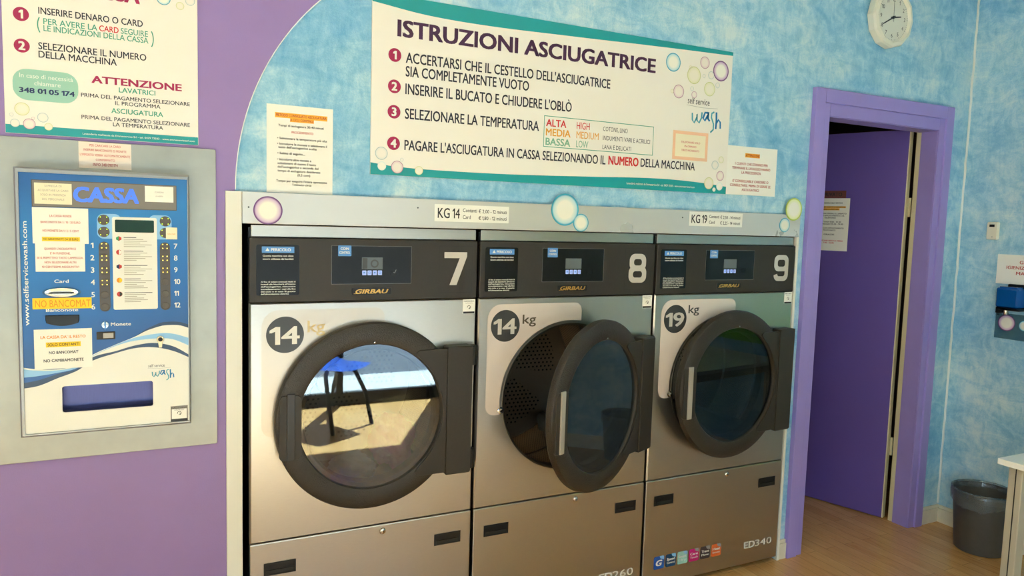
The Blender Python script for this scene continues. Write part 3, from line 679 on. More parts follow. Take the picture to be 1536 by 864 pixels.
# ------------------------------------------------------------------ printed sheets and boards
def sheet(name, label, cat, x0, x1, z0, z1, y, m='paper', th=.0008, group=None, loc=None, rotz=0):
    """a thin rectangular sheet or board; front at y. Returns (object, origin)."""
    c = ((x0+x1)/2, y+th, (z0+z1)/2); bm = bmesh.new(); box(bm, x0, x1, y, y+th, z0, z1)
    o = finish(name, bm, M[m], None, c); o.location = c; tag(o, label, cat, group); return o, c
def lines(P, rows, cx, z, dz, cap, m, w=None, bold=.015, al='c'):
    for k, s in enumerate(rows):
        if not s: continue
        mm, ww = m, None
        if isinstance(s, tuple): s, mm = s[0], s[1]
        P.text(s, cx, z-dz*k, cap, mm, al=al, bold=bold)
def wash_logo(P, x, z, k):
    """the hand written self service wash logo; x,z is the left end of its hairline, k its width."""
    P.text('self service', x+.03*k, z+.06*k, .155*k, 'ink', w=.70*k, bold=-.008)
    P.stroke([(x, z+.02*k), (x+.5*k, z-.01*k), (x+1.0*k, z+.01*k)], .008*k, 'thin')
    q = lambda pts: [(x+a*k, z+b*k) for a, b in pts]
    P.stroke(q([(.19,-.16),(.20,-.33),(.26,-.40),(.33,-.28),(.34,-.18),(.35,-.33),(.42,-.39),(.49,-.26),(.50,-.12)]), .045*k, 'aqua')
    P.stroke(q([(.70,-.12),(.60,-.12),(.54,-.26),(.60,-.32),(.68,-.20),(.71,-.10),(.70,-.26),(.76,-.32)]), .055*k, 'seablue')
    P.stroke(q([(.90,-.08),(.82,-.12),(.81,-.22),(.89,-.38),(.89,-.52),(.80,-.60)]), .045*k, 'aqua')
    P.stroke(q([(.97,-.08),(.98,-.30),(.97,-.50)]), .055*k, 'seablue'); P.stroke(q([(.98,-.36),(1.05,-.26),(1.11,-.32),(1.12,-.48)]), .05*k, 'seablue')
def numdisc(P, x, z, r, n):
    P.disc(x, z, r, 'crimson', 0, 32); P.text(n, x, z-r*.58, r*1.16, 'pwhite', al='c', bold=.045)

# large dryer instruction board
SX0, SX1, SZ0, SZ1, SY = .389, 1.9465, 1.7065, 2.3005, .012
board = thing('instruction_sign', 'large cream ISTRUZIONI ASCIUGATRICE board with teal bands on the blue wall', 'sign', ((SX0+SX1)/2, .02, SZ0)); O = board.location
bm = bmesh.new(); box(bm, SX0, SX1, SY, .0195, SZ0, SZ1, .001); finish('board', bm, M['cream'], board, O)
P = Print(SY-.0004)
xs = linspace(SX0, SX1, 50)
top = lerp_curve([(SX0,2.270),(.58,2.252),(.80,2.249),(1.103,2.258),(1.60,2.276),(SX1,2.286)]); bot = lerp_curve([(SX0,1.746),(.46,1.738),(.591,1.733),(.90,1.734),(1.25,1.744),(1.565,1.754),(1.773,1.750),(SX1,1.738)])
P.strip(xs, top, lambda x: SZ1, 'teal'); P.strip(xs, lambda x: SZ0, bot, 'teal')
P.text('ISTRUZIONI ASCIUGATRICE', .478, 2.170, .052, 'plum', w=1.066, bold=.035)
for z, n in ((2.106,'1'),(2.003,'2'),(1.919,'3'),(1.814,'4')): numdisc(P, .468, z, .0225, n)
P.text('ACCERTARSI CHE IL CESTELLO DELL\'ASCIUGATRICE', .507, 2.086, .0335, 'ink', w=.826, bold=.018)
P.text('SIA COMPLETAMENTE VUOTO', .507, 2.041, .0335, 'ink', w=.471, bold=.018)
P.text('INSERIRE IL BUCATO E CHIUDERE L\'OBLÒ', .507, 1.982, .0345, 'ink', w=.656, bold=.018)
P.text('SELEZIONARE LA TEMPERATURA', .507, 1.900, .034, 'ink', w=.518, bold=.018)
P.text('PAGARE L\'ASCIUGATURA IN CASSA SELEZIONANDO IL', .507, 1.795, .033, 'ink', w=.818, bold=.018)
P.text('NUMERO', 1.340, 1.797, .032, 'red', w=.142, bold=.035); P.text('DELLA MACCHINA', 1.494, 1.797, .032, 'ink', w=.276, bold=.018)
P.frame(1.046, 1.551, 1.844, 1.959, .0025, 'tealtxt', 1)
for k, (a, b, c, m) in enumerate((('ALTA','HIGH','COTONE, LINO','red'),('MEDIA','MEDIUM','INDUMENTI VARI E ACRILICI','amber'),('BASSA','LOW','LANA E DELICATI','sage'))):
    z = 1.921-.0345*k; P.text(a, 1.056, z, .0255, m, w=(.086,.106,.106)[k], bold=.022); P.text(b, 1.189, z, .0255, m, w=(.058,.100,.054)[k], bold=.004)
    P.text(c, 1.309, z+.002, .0165, 'ink', w=(.115,.226,.135)[k], bold=-.006)
P.text('Lavanderia realizzata da Emmeservice Srl - tel. 0429 73503 - www.emmeservicesrl.com', 1.43, 1.724, .0085, 'wtext', w=.345, bold=.012)
wash_logo(P, 1.712, 2.058, .165)
P.build('print', board, O)
P = Print(SY-.0011)
for x, z, r, m in ((1.633,2.222,.037,'b_blue'),(1.742,2.183,.035,'b_olive'),(1.796,2.240,.0245,'b_plum'),(1.884,2.216,.042,'b_purple'),(1.833,2.193,.016,'b_steel'),(1.667,2.110,.027,'b_plum'),(1.748,2.105,.014,'b_plum'),(1.828,2.136,.029,'b_olive'),(1.870,2.156,.0115,'b_steel'),(1.735,2.128,.009,'b_steel'),(1.795,2.186,.008,'b_steel'),(1.634,2.108,.008,'b_olive'),(1.722,2.213,.007,'b_olive'),
                   (.426,1.778,.0215,'b_steel'),(.428,1.736,.015,'b_white'),(.482,1.735,.0215,'b_plum'),(.560,1.728,.015,'b_olive'),(.498,1.761,.006,'b_steel'),(1.879,1.826,.0185,'b_steel'),(1.911,1.850,.014,'b_olive'),(1.910,1.782,.0205,'b_plum'),(1.850,1.748,.025,'b_olive'),(1.909,1.738,.0175,'b_white'),(1.880,1.723,.009,'b_white')):
    P.disc(x, z, r, m, 0, 32)
P.build('bubble_print', board, O)
o, c = sheet('notice', 'small cream notice with a peach border taped on the large instruction board', 'notice', 1.649, 1.833, 1.837, 1.954, .0105, 'paper_cream')
P = Print(.0101); P.frame(1.649,1.833,1.837,1.954,.013,'peach')
for k, s in enumerate(('TELEFONARE SOLO','IN ORARIO','TERZO INCARICATO')): P.text(s, 1.741, 1.906-.0165*k, .0075, 'rose', w=(.10,.062,.094)[k], al='c', bold=.01)
P.build('lettering', o, c)
o, c = sheet('notice', 'white notice headed by an orange ATTENZIONE at the right end of the instruction board', 'notice', 1.950, 2.2405, 1.7075, 1.916, .0185)
P = Print(.0181); P.rect(2.052,2.137,1.870,1.888,'hi'); P.text('ATTENZIONE', 2.095, 1.8735, .011, 'darkred', w=.08, al='c', bold=.02)
for k, (s, w) in enumerate((('I CLIENTI CHE STANNO PER',.190),('TERMINARE IL LAVAGGIO HANNO',.222),('LA PRECEDENZA',.112),('',0),('E\' CONSIGLIABILE CHIEDERE O',.208),('CONSULTARSI, PRIMA DI USARE LE',.236),('ASCIUGATRICI',.100))):
    if s: P.text(s, 2.092, 1.836-.0185*k, .0105, 'darkred', w=w, al='c', bold=.012)
P.build('lettering', o, c)
o, c = sheet('notice', 'white instruction page with an orange heading standing on the fascia above dryer 7', 'notice', .0565, .2645, 1.6325, 1.9085, .0185)
P = Print(.0181); P.rect(.082,.246,1.868,1.884,'hi'); P.rect(.128,.203,1.857,1.868,'hi')
P.text('METODO CONSIGLIATO ASCIUGATURA', .164, 1.8725, .008, 'darkred', w=.158, al='c', bold=.02); P.text('A CICLI CONTINUI', .165, 1.8600, .0075, 'darkred', w=.072, al='c', bold=.02)
for s, x, z, w, m in (('Tempi di asciugatura 30-40 minuti',.163,1.841,.142,'black_ink'),('PROCEDIMENTO',.167,1.8215,.068,'rose'),('• Selezionare la temperatura più alta',.167,1.801,.156,'black_ink'),('• Introdurre le monete e selezionare il',.167,1.7835,.156,'black_ink'),('tasto dell\'asciugatrice scelta',.152,1.773,.120,'black_ink'),('• Subito di seguito...',.132,1.754,.085,'black_ink'),('• Introdurre altre monete e',.142,1.7345,.106,'black_ink'),('selezionare di nuovo il tasto',.150,1.7225,.120,'black_ink'),('dell\'asciugatrice a seconda del',.154,1.711,.128,'black_ink'),('tempo di asciugatura desiderato',.157,1.699,.134,'black_ink'),('(0,5 cent)',.172,1.687,.040,'black_ink'),('Tempo per eseguire l\'intera operazione',.166,1.667,.160,'black_ink'),('1 minuto circa',.166,1.656,.060,'black_ink')):
    P.text(s, x, z, .0068, m, w=w, al='c', bold=.018)
P.build('lettering', o, c)
# price labels on the fascia
for x0, x1, z0, z1, kg, lab, a, b in ((.616,.9055,1.5555,1.6155,'KG 14','white KG 14 price label on the fascia above dryers 7 and 8','2,00 - 12 minuti','1,80 - 12 minuti'),(1.745,2.0385,1.567,1.626,'KG 19','white KG 19 price label on the fascia above dryer 9','2,50 - 14 minuti','2,25 - 14 minuti')):
    o, c = sheet('price_label', lab, 'label', x0, x1, z0, z1, -.0006, 'paper', .0005, 'price labels on the fascia'); P = Print(-.0009)
    P.text(kg, x0+.012, z0+.0125, .034, 'black_ink', w=.083, bold=.012)
    P.text('Contanti', x0+.107, z0+.0355, .0125, 'black_ink', w=.054, bold=.008); P.text('Card', x0+.107, z0+.0115, .0125, 'black_ink', w=.030, bold=.008)
    for s, z in ((a,.0335),(b,.0095)): P.text('€ '+s, x0+.168, z0+z, .0125, 'black_ink', w=.112, bold=.008)
    P.build('lettering', o, c)
# bubble stickers
for x, z, r, m, lab in ((.058,1.5745,.0445,'b_purple','purple rimmed bubble sticker on the fascia above dryer 7'),(1.143,1.613,.0605,'b_blue','large blue rimmed bubble sticker on the fascia edge above dryer 8'),(1.216,1.5655,.0345,'b_blue','small blue bubble sticker beside the large blue one above dryer 8'),(2.342,1.655,.051,'b_green','lime green rimmed bubble sticker at the fascia corner by the door frame'),(2.291,1.583,.032,'b_blue','small blue bubble sticker under the lime green one above dryer 9')):
    rr = r; y = -.0012 if m != 'b_green' else -.0017
    bm = bmesh.new(); n = 48; uvl = bm.loops.layers.uv.new('UVMap'); rings = []
    for q, yy in ((1,.0009),(1,0),(.9,-.0003),(.8,-.0003),(.5,-.0003)): rings.append([bm.verts.new((rr*q*math.cos(2*PI*k/n), yy, rr*q*math.sin(2*PI*k/n))) for k in range(n)])
    for A, B in zip(rings, rings[1:]):
        for k in range(n): bm.faces.new((A[k], A[(k+1)%n], B[(k+1)%n], B[k]))
    bm.faces.new(rings[-1])
    for f in bm.faces:
        for lp in f.loops: lp[uvl].uv = (min(1, math.hypot(lp.vert.co.x, lp.vert.co.z)/rr), 0)
    o = finish('bubble_sticker', bm, M[m]); o.location = (x, y, z); tag(o, lab, 'sticker', 'bubble stickers on the fascia')

# payment instruction board, upper left
pb = thing('instruction_sign', 'cream payment instruction board with phone number on the purple wall', 'sign', (-.385, .009, 1.762)); O = pb.location
bm = bmesh.new(); box(bm, -.628, -.143, .003, .0088, 1.7625, 2.40, .001); finish('board', bm, M['cream'], pb, O)
P = Print(.0026); P.rect(-.627,-.144,1.763,1.786,'teal')
P.text('CASSA', -.375, 2.156, .052, 'crimson', w=.20, al='c', bold=.04) if False else P.text('CASSA', -.2975, 2.153, .042, 'crimson', w=.158, al='r', bold=.04)
numdisc(P, -.5845, 2.082, .0185, '1'); numdisc(P, -.5845, 1.9985, .0185, '2')
P.text('INSERIRE DENARO O CARD', -.544, 2.089, .0175, 'ink', w=.255, bold=.014)
P.text('PER AVERE LA', -.533, 2.063, .0155, 'tealtxt', w=.129, bold=.01); P.text('CARD', -.399, 2.063, .0155, 'red', w=.048, bold=.014); P.text('SEGUIRE', -.345, 2.063, .0155, 'tealtxt', w=.069, bold=.01)
P.text('LE INDICAZIONI DELLA CASSA', -.533, 2.0445, .0155, 'tealtxt', w=.258, bold=.01)
P.ring(-.500, 2.060, .048, .0028, 'tealtxt', 1, 20, PI*.86, PI*1.14+.02); P.ring(-.3155, 2.058, .055, .0028, 'tealtxt', 1, 20, -.42, .42)
P.text('SELEZIONARE IL NUMERO', -.546, 1.9945, .018, 'ink', w=.265, bold=.014); P.text('DELLA MACCHINA', -.546, 1.972, .018, 'ink', w=.189, bold=.014)
P.rr(-.608, -.4535, 1.854, 1.938, .034, 'pill'); P.text('In caso di necessità', -.529, 1.9145, .0115, 'pwhite', w=.126, al='c'); P.text('chiamare', -.527, 1.896, .0115, 'pwhite', w=.062, al='c'); P.text('348 01 05 174', -.528, 1.8745, .0128, 'navy', w=.130, al='c', bold=.035)
P.text('ATTENZIONE', -.304, 1.918, .019, 'crimson', w=.231, al='c', bold=.035); P.text('LAVATRICI', -.3055, 1.898, .0135, 'tealtxt', w=.094, al='c', bold=.018)
P.text('PRIMA DEL PAGAMENTO SELEZIONARE', -.3065, 1.8765, .0105, 'ink', w=.281, al='c', bold=.01); P.text('IL PROGRAMMA', -.304, 1.8615, .0105, 'ink', w=.117, al='c', bold=.01)
P.text('ASCIUGATURA', -.3055, 1.838, .0135, 'tealtxt', w=.134, al='c', bold=.018)
P.text('PRIMA DEL PAGAMENTO SELEZIONARE', -.3065, 1.8155, .0105, 'ink', w=.281, al='c', bold=.01); P.text('LA TEMPERATURA', -.304, 1.801, .0105, 'ink', w=.130, al='c', bold=.01)
P.text('Lavanderia realizzata da Emmeservice Srl - tel. 0429 73503 - www.emmeservicesrl.com', -.153, 1.7715, .0052, 'wtext', w=.292, al='r', bold=.012)
P.build('print', pb, O)
P = Print(.0019)
for x, z, r, m in ((-.588,1.829,.0175,'b_olive'),(-.540,1.810,.013,'b_steel'),(-.572,1.790,.0145,'b_plum'),(-.605,1.790,.011,'b_steel'),(-.6125,1.812,.005,'b_steel'),(-.527,1.786,.010,'b_olive'),(-.563,1.806,.004,'b_plum'),(-.190,2.163,.011,'b_olive'),(-.234,2.178,.019,'b_blue'),(-.163,2.181,.013,'b_steel')): P.disc(x, z, r, m, 0, 28)
P.build('bubble_print', pb, O)

# ------------------------------------------------------------------ payment machine
pm = thing('payment_machine', 'blue and white wall payment machine marked CASSA on a steel plate', 'payment machine', (-.39, .009, .84)); O = pm.location
bm = bmesh.new(); slab(bm, rrect(-.685, -.0945, .840, 1.7535, .006), .0005, .0085, bev=.001); finish('mounting_plate', bm, M['plate'], pm, O)
hx0, hx1, hz0, hz1 = -.606, -.1725, .926, 1.670
TR = rrect(-.506, -.2755, .988, 1.0635, .007, 4)
bm = bmesh.new(); holed(bm, hx0, hx1, hz0, hz1, [(-.5955,.9345),(-.1785,.9345),(-.1785,1.6565),(-.5955,1.6565)], -.054, .0, .004)
bmesh.ops.recalc_face_normals(bm, faces=bm.faces); finish('housing', bm, M['rim'], pm, O)
bm = bmesh.new(); holed(bm, -.5955, -.1785, .9345, 1.6565, TR, -.050, -.045, .0005); bmesh.ops.recalc_face_normals(bm, faces=bm.faces)
fp = finish('front_plate', bm, M['pwhite'], pm, O)
bm = bmesh.new()   # tray behind the opening
for a in ((-.512,-.270,-.046,-.005,.980,.986),(-.512,-.270,-.046,-.005,1.066,1.072),(-.512,-.506,-.046,-.005,.986,1.066),(-.2755,-.270,-.046,-.005,.986,1.066),(-.512,-.270,-.008,-.003,.98,1.07)): box(bm, *a)
ty = finish('coin_tray', bm, M['tray'], pm, O)
# printed front
cbg = lerp_curve([(-.61,1.126),(-.57,1.117),(-.515,1.113),(-.468,1.122),(-.43,1.149),(-.371,1.176),(-.321,1.197),(-.291,1.213),(-.255,1.225),(-.239,1.2275),(-.203,1.226),(-.17,1.214)])
clt = lerp_curve([(-.61,1.122),(-.57,1.113),(-.515,1.110),(-.468,1.119),(-.43,1.146),(-.371,1.175),(-.321,1.194),(-.255,1.204),(-.219,1.201),(-.17,1.184)])
clb = lerp_curve([(-.61,1.094),(-.57,1.096),(-.515,1.103),(-.468,1.114),(-.43,1.1445),(-.371,1.172),(-.321,1.185),(-.255,1.189),(-.219,1.184),(-.17,1.160)])
cnt = lerp_curve([(-.61,1.078),(-.562,1.085),(-.515,1.100),(-.468,1.112),(-.43,1.142),(-.371,1.157),(-.321,1.171),(-.271,1.176),(-.219,1.163),(-.17,1.131)])
cnb = lerp_curve([(-.61,1.063),(-.562,1.069),(-.515,1.088),(-.468,1.106),(-.43,1.132),(-.371,1.151),(-.321,1.163),(-.271,1.163),(-.219,1.149),(-.17,1.124)])
P = Print(-.0503); xs = linspace(-.5953,-.1787,60)
P.strip(xs, cbg, lambda x: 1.6563, 'pblue'); P.strip(xs, clb, clt, 'plight'); P.strip(xs, cnb, cnt, 'pnavy')
P.strip([x for x in xs if x < -.44], cnt, lambda x: min(clb(x), clt(x)), 'pmid')
P.strip([x for x in xs if x > -.325], cbg, lambda x: cbg(x)+.010*min(1, (x+.325)/.07), 'pnavy', 1)
P.text('www.selfservicewash.com', -.579, 1.239, .0115, 'pwhite', w=.285, bold=.012, rot=PI/2) 
P.text('Card', -.501, 1.356, .0085, 'pwhite', w=.034, al='c', bold=.016); P.text('Banconote', -.501, 1.2755, .0085, 'pwhite', w=.077, al='c', bold=.016); P.text('Monete', -.382, 1.2305, .0095, 'pwhite', w=.051, bold=.016)
for k in range(6):
    z = 1.460-.0348*k-.0065; P.text('123456'[k], -.425, z, .0145, 'pwhite', w=None if k else .006, al='c', bold=.016); P.text(('7','8','9','10','11','12')[k], -.2155, z, .0145, 'pwhite', bold=.016)
P.rr(-.412,-.352,1.480,1.550,.016,'plight',1); P.rr(-.281,-.221,1.480,1.550,.016,'plight',1)
wash_logo(P, -.289, 1.100, .062)
P.build('print', fp, O)
bm = bmesh.new(); slab(bm, rrect(-.566,-.207,1.5645,1.6375,.004), -.0512, -.0495); hd = finish('header_window', bm, M['hdr'], pm, O)
P = Print(-.0516); P.frame(-.566,-.207,1.5645,1.6375,.0018,'btn'); P.text('CASSA', -.387, 1.5825, .039, 'cassa', w=.158, al='c', bold=.05, shear=.06); P.build('lettering', hd, O)
# instruction card with the little screen
bm = bmesh.new(); slab(bm, rrect(-.3745,-.260,1.277,1.542,.005), -.0525, -.050); cd = finish('instruction_card', bm, M['pwhite'], pm, O)
bm = bmesh.new(); slab(bm, rrect(-.3675,-.2675,1.499,1.5345,.003), -.0535, -.0525); finish('screen', bm, M['lcd_dark'], cd, O)
P = Print(-.0529)
for k, z in enumerate((1.473, 1.434, 1.393, 1.354, 1.314)):
    x = -.3585; P.disc(x, z+.008, .0072, ('paper','rflag','paper','marker','rflag')[k], 1, 20); P.add([(x,z+.001),(x+.0068,z+.005),(x+.0068,z+.011),(x,z+.015)], [(0,1,2,3)], ('rflag','paper','rflag','hiy','black_ink')[k], 2)
    if k in (0, 2): P.add([(x,z+.001),(x-.0068,z+.005),(x-.0068,z+.011),(x,z+.015)], [(0,1,2,3)], 'gflag' if k == 0 else 'navy', 2)
    for r in range(6): P.rect(-.346, -.346+(.032, .05, .06, .042, .072, .055)[(r+k)%6], z+.0105-.0052*r, z+.0122-.0052*r, 'pencil' if r else 'ink', 1)
P.build('print', cd, O)
def button(parent, x, z, r, lit, m='led'):
    bm = bmesh.new(); rg = lathe(bm, [(r,.0015),(r,-.0015),(r*.9,-.0025),(r*.45,-.0018),(.0001,-.0016)], (x, -.052, z), 28); b = finish('button', bm, M['btn'], parent, O, 35)
    if lit:
        bm = bmesh.new()
        for sx in (-1,1):
            for sz in (-1,1): lathe(bm, [(.0018,.001),(.0017,-.0006),(.0001,-.001)], (x+sx*r*.55, -.0542, z+sz*r*.55), 10)
        finish('indicator_light', bm, M[m], b, O); bpy.data.objects[b.name].children[0]['kind'] = 'thing'
for x0, lit in ((-.3955, 4), (-.2395, 3)):
    bm = bmesh.new(); slab(bm, rrect(x0-.0135, x0+.0135, 1.2725, 1.4715, .013), -.0513, -.050); sp = finish('button_strip', bm, M['strip'], pm, O)
    for k in range(6): button(sp, x0, 1.460-.0348*k, .0105, k < lit)
for x, z in ((-.3955,1.533),(-.3955,1.499),(-.238,1.533),(-.2385,1.499)): button(pm, x, z, .0145, True, 'gled')
# card slot: oval chrome bezel
bm = bmesh.new()
lo1 = [(-.501+.0465*math.cos(a), 1.3295+.0150*math.sin(a)) for a in linspace(0,2*PI,49)[:-1]]; lo2 = [(-.501+.030*math.cos(a), 1.3285+.0062*math.sin(a)) for a in linspace(0,2*PI,49)[:-1]]
A = [bm.verts.new((x,-.0503,z)) for x,z in lo1]; B = [bm.verts.new((-.501+(x+.501)*.86,-.060,1.3295+(z-1.3295)*.8)) for x,z in lo1]; C = [bm.verts.new((x,-.0585,z)) for x,z in lo2]; D = [bm.verts.new((x,-.0515,z)) for x,z in lo2]
for P1, P2 in ((A,B),(B,C),(C,D)):
    for k in range(48): bm.faces.new((P1[k],P1[(k+1)%48],P2[(k+1)%48],P2[k]))
bm.faces.new(D); bmesh.ops.recalc_face_normals(bm, faces=bm.faces); cs = finish('card_slot', bm, M['chrome'], pm, O, 40)
bm = bmesh.new(); box(bm, -.531,-.471,-.0592,-.0516,1.3265,1.3305); finish('slot', bm, M['recess'], cs, O)  # black block set proud, standing in for the shade inside
# banknote mouth
bm = bmesh.new(); lo = [(x, 1.262+.0035) for x in linspace(-.541,-.460,9)] + [(-.460,1.252)] + [(x, 1.2385-.0035*math.cos((x+.5005)/.04*1.5)+.006*abs((x+.5005)/.04)**2) for x in linspace(-.462,-.539,13)] + [(-.541,1.252)]
slab(bm, lo, -.0545, -.0503, bev=.0015); finish('banknote_slot', bm, M['recess'], pm, O)  # raised black slab stands in for the shade inside the mouth
# coin slot with blue tab
bm = bmesh.new(); box(bm, -.4185,-.3715,-.0535,-.0503,1.1925,1.2145,.001); cn = finish('coin_slot', bm, M['panel'], pm, O)
bm = bmesh.new(); lathe(bm, [(.0001,-.004),(.009,-.0035),(.0105,0)], (-.3965,-.0503,1.2345), 24); finish('coin_guide', bm, M['chrome'], cn, O, 40)
bm = bmesh.new(); box(bm, -.3985,-.3945,-.058,-.0540,1.219,1.246,.0008); finish('coin_tab', bm, M['bluesticker'], cn, O)
bm = bmesh.new(); box(bm, -.402,-.376,-.0545,-.0532,1.196,1.211,.0005); finish('coin_return', bm, M['grip'], cn, O)
# cylinder lock
bm = bmesh.new(); slab(bm, [(-.2545+.0098*math.cos(a), 1.1865+.0098*math.sin(a)) for a in linspace(-PI*.28, PI*1.28, 22)]+[(-.2585,1.162),(-.2505,1.162)], -.0555, -.0503, bev=.001); lk = finish('cylinder_lock', bm, M['brass'], pm, O)
bm = bmesh.new(); lathe(bm, [(.0001,-.0012),(.006,-.001),(.0065,0)], (-.2545,-.0555,1.1865), 20); box(bm, -.2590,-.2505,-.0571,-.0562,1.1858,1.1872); finish('keyway', bm, M['recess'], lk, O)
P = Print(-.0504); P.rect(-.229,-.182,.9345,.9825,'hdr'); P.rect(-.2285,-.1825,.936,.9425,'black_ink',1); P.text('MACCHINA', -.2055, .975, .004, 'black_ink', w=.043, al='c', bold=.02); P.rect(-.226,-.185,.9435,.973,'paper',1); P.ring(-.2055,.960,.006,.0016,'black_ink',2,18,-1.2,3.4); P.ring(-.2055,.958,.0032,.0013,'black_ink',2,14,-2.2,2.2); P.text('CONTROLLO', -.2055,.9685,.003,'black_ink',w=.026,al='c',d=2); P.build('inspection_sticker', pm, O)

def note(label, x0, x1, z0, z1, y, m, rows, ink, bold=.014, group=None):
    o, c = sheet('paper_note', label, 'notice', x0, x1, z0, z1, y, m, .0005, group); P = Print(y-.0003)
    for s, zc, cap, w, kk in rows:
        if kk in ('hi', 'hiy'): P.rect((x0+x1)/2-w/2-.004, (x0+x1)/2+w/2+.004, zc-.003, zc+cap+.003, kk); P.text(s, (x0+x1)/2, zc, cap, 'black_ink', w=w, al='c', bold=bold)
        else: P.text(s, (x0+x1)/2, zc, cap, kk or ink, w=w, al='c', bold=bold)
    P.build('lettering', o, c); return o
G = 'paper notes taped to the payment machine'
note('white note taped over the top edge of the steel plate above the payment machine', -.456, -.3235, 1.678, 1.7515, -.0008, 'paper_pink', (('PER CARICARE LA CARD',1.7395,.0062,.078,None),('INSERIRE BANCONOTE O MONETE',1.7265,.0062,.108,None),('L\'IMPORTO VERRA\' AUTOMATICAMENTE',1.7125,.0062,.126,None),('CONFERMATO',1.6995,.0062,.048,None),('INFO 348 0105174',1.685,.008,.062,'darkred')), 'rose', .012, G)
note('cream handwritten note at the left of the CASSA header', -.5595, -.4715, 1.5725, 1.6295, -.0521, 'paper_cream', (('SI PREGA DI',1.619,.0055,.040,None),('ACQUISTARE LA CARD',1.607,.0055,.072,None),('SOLO IN PRESENZA',1.595,.0055,.06,None),('DEL PERSONALE',1.583,.0055,.052,None)), 'pencil', 0, G)
note('small white card at the right of the CASSA header', -.290, -.2155, 1.588, 1.633, -.0521, 'paper', (('SCANSIONA',1.614,.0042,.024,None),('LAVANDERIA',1.603,.0036,.02,None)), 'thin', 0, G)
note('white banknote notice, the upper of two left of the keypad', -.566, -.433, 1.4645, 1.563, -.0512, 'paper', (('LA CASSA RENDE',1.5375,.0062,.052,None),('BANCONOTE DA 5 / 10 / 20 EURO',1.5205,.0058,.094,None),('NO MONETE DA 1 / 2 / 5 CENT',1.497,.0058,.086,None),('NO BANCONOTE DA 50 EURO',1.474,.0058,.082,'hiy')), 'rose', .012, G)
note('white dryer notice with red print, the lower of two left of the keypad', -.561, -.4430, 1.387, 1.468, -.0519, 'paper', (('QUANDO L\'ASCIUGATRICE',1.4475,.0056,.075,None),('E\' IN FUNZIONE,',1.435,.0056,.048,None),('SE IL RISPETTIVO TASTO LAMPEGGIA,',1.4225,.0056,.11,None),('NON SELEZIONARE ALTRI',1.41,.0056,.075,None),('10 CENTESIMI AGGIUNTIVI',1.3975,.0056,.088,None)), 'rose', .012, G)
o, c = sheet('paper_label', 'yellow label with handwritten NO BANCOMAT under the card slot', 'label', -.5705, -.429, 1.2835, 1.314, -.0520, 'hiy', .0005); P = Print(-.0523); P.text('NO BANCOMAT', -.498, 1.2885, .0195, 'marker', w=.132, al='c', bold=-.006); P.build('lettering', o, c)
note('white SOLO CONTANTI notice under the banknote slot', -.5695, -.430, 1.115, 1.2265, -.0512, 'paper', (('LA CASSA DA\' IL RESTO',1.2005,.0078,.108,'marker'),('SOLO CONTANTI',1.179,.0078,.076,'hiy'),('NO BANCOMAT',1.157,.0078,.070,None),('NO CAMBIAMONETE',1.1345,.0078,.096,None)), 'ink', .02, G)
note('small cream scrap of paper over the lower round button right of the screen', -.2365, -.2065, 1.4810, 1.5155, -.0562, 'paper_cream', (('NON USARE',1.494,.0045,.021,None),), 'amber', 0, G)

# ------------------------------------------------------------------ notices on the door leaf
def on_leaf(name, label, cat, s0, s1, z0, z1, m):
    th = .001; c = Vector((3.316, .147, 0)); X = Vector((math.cos(LPH), math.sin(LPH), 0)); Nn = Vector((math.sin(LPH), -math.cos(LPH), 0))
    bm = bmesh.new(); w = (s1-s0)/2; h = (z1-z0)/2; box(bm, -w, w, -th, 0, -h, h); o = finish(name, bm, M[m]); o.location = c-X*((s0+s1)/2)+Nn*.0004+Vector((0,0,(z0+z1)/2)); o.rotation_euler = (0,0,LPH); tag(o, label, cat); return o
o = on_leaf('notice', 'white opening hours notice on the open purple door', 'notice', .289, .499, 1.452, 1.747, 'paper')
P = Print(-.0014); P.rect(-.088,.084,.093,.103,'hi'); P.rect(-.05,.05,.08,.092,'hi')
for s, z, w, m in (('LAVANDERIA SELF SERVICE',.117,.13,'black_ink'),('ASSISTENZA CLIENTI E CONSEGNA',.0945,.166,'black_ink'),('ORARI DI APERTURA',.0815,.09,'black_ink'),('NEI GIORNI FERIALI IL SABATO',.058,.18,'black_ink'),('SOLO SU APPUNTAMENTO E AL',.046,.16,'black_ink'),('TELEFONO',.034,.064,'black_ink'),('MATTINA 9.00 - 12.30',.011,.124,'black_ink'),('POMERIGGIO 15.30 - 19.00',-.001,.15,'black_ink'),('OPPURE CON APPUNTAMENTO',-.024,.16,'black_ink'),('TELEFONICO',-.036,.07,'black_ink'),('GRAZIE',-.06,.06,'black_ink'),('NON LASCIARE RIFIUTI A TERRA',-.095,.16,'red'),('7.00 - 22.00',-.107,.06,'red')): P.text(s, 0, z, .0075, m, w=w, al='c', bold=.02)
P.build('lettering', o)
o = on_leaf('door_plaque', 'small brown PRIVATO plaque on the purple door above the notice', 'plaque', .313, .458, 1.7475, 1.789, 'plaque')
P = Print(-.0014); P.text('PRIVATO', -.002, -.010, .020, 'black_ink', w=.105, al='c', bold=.03); P.build('lettering', o)

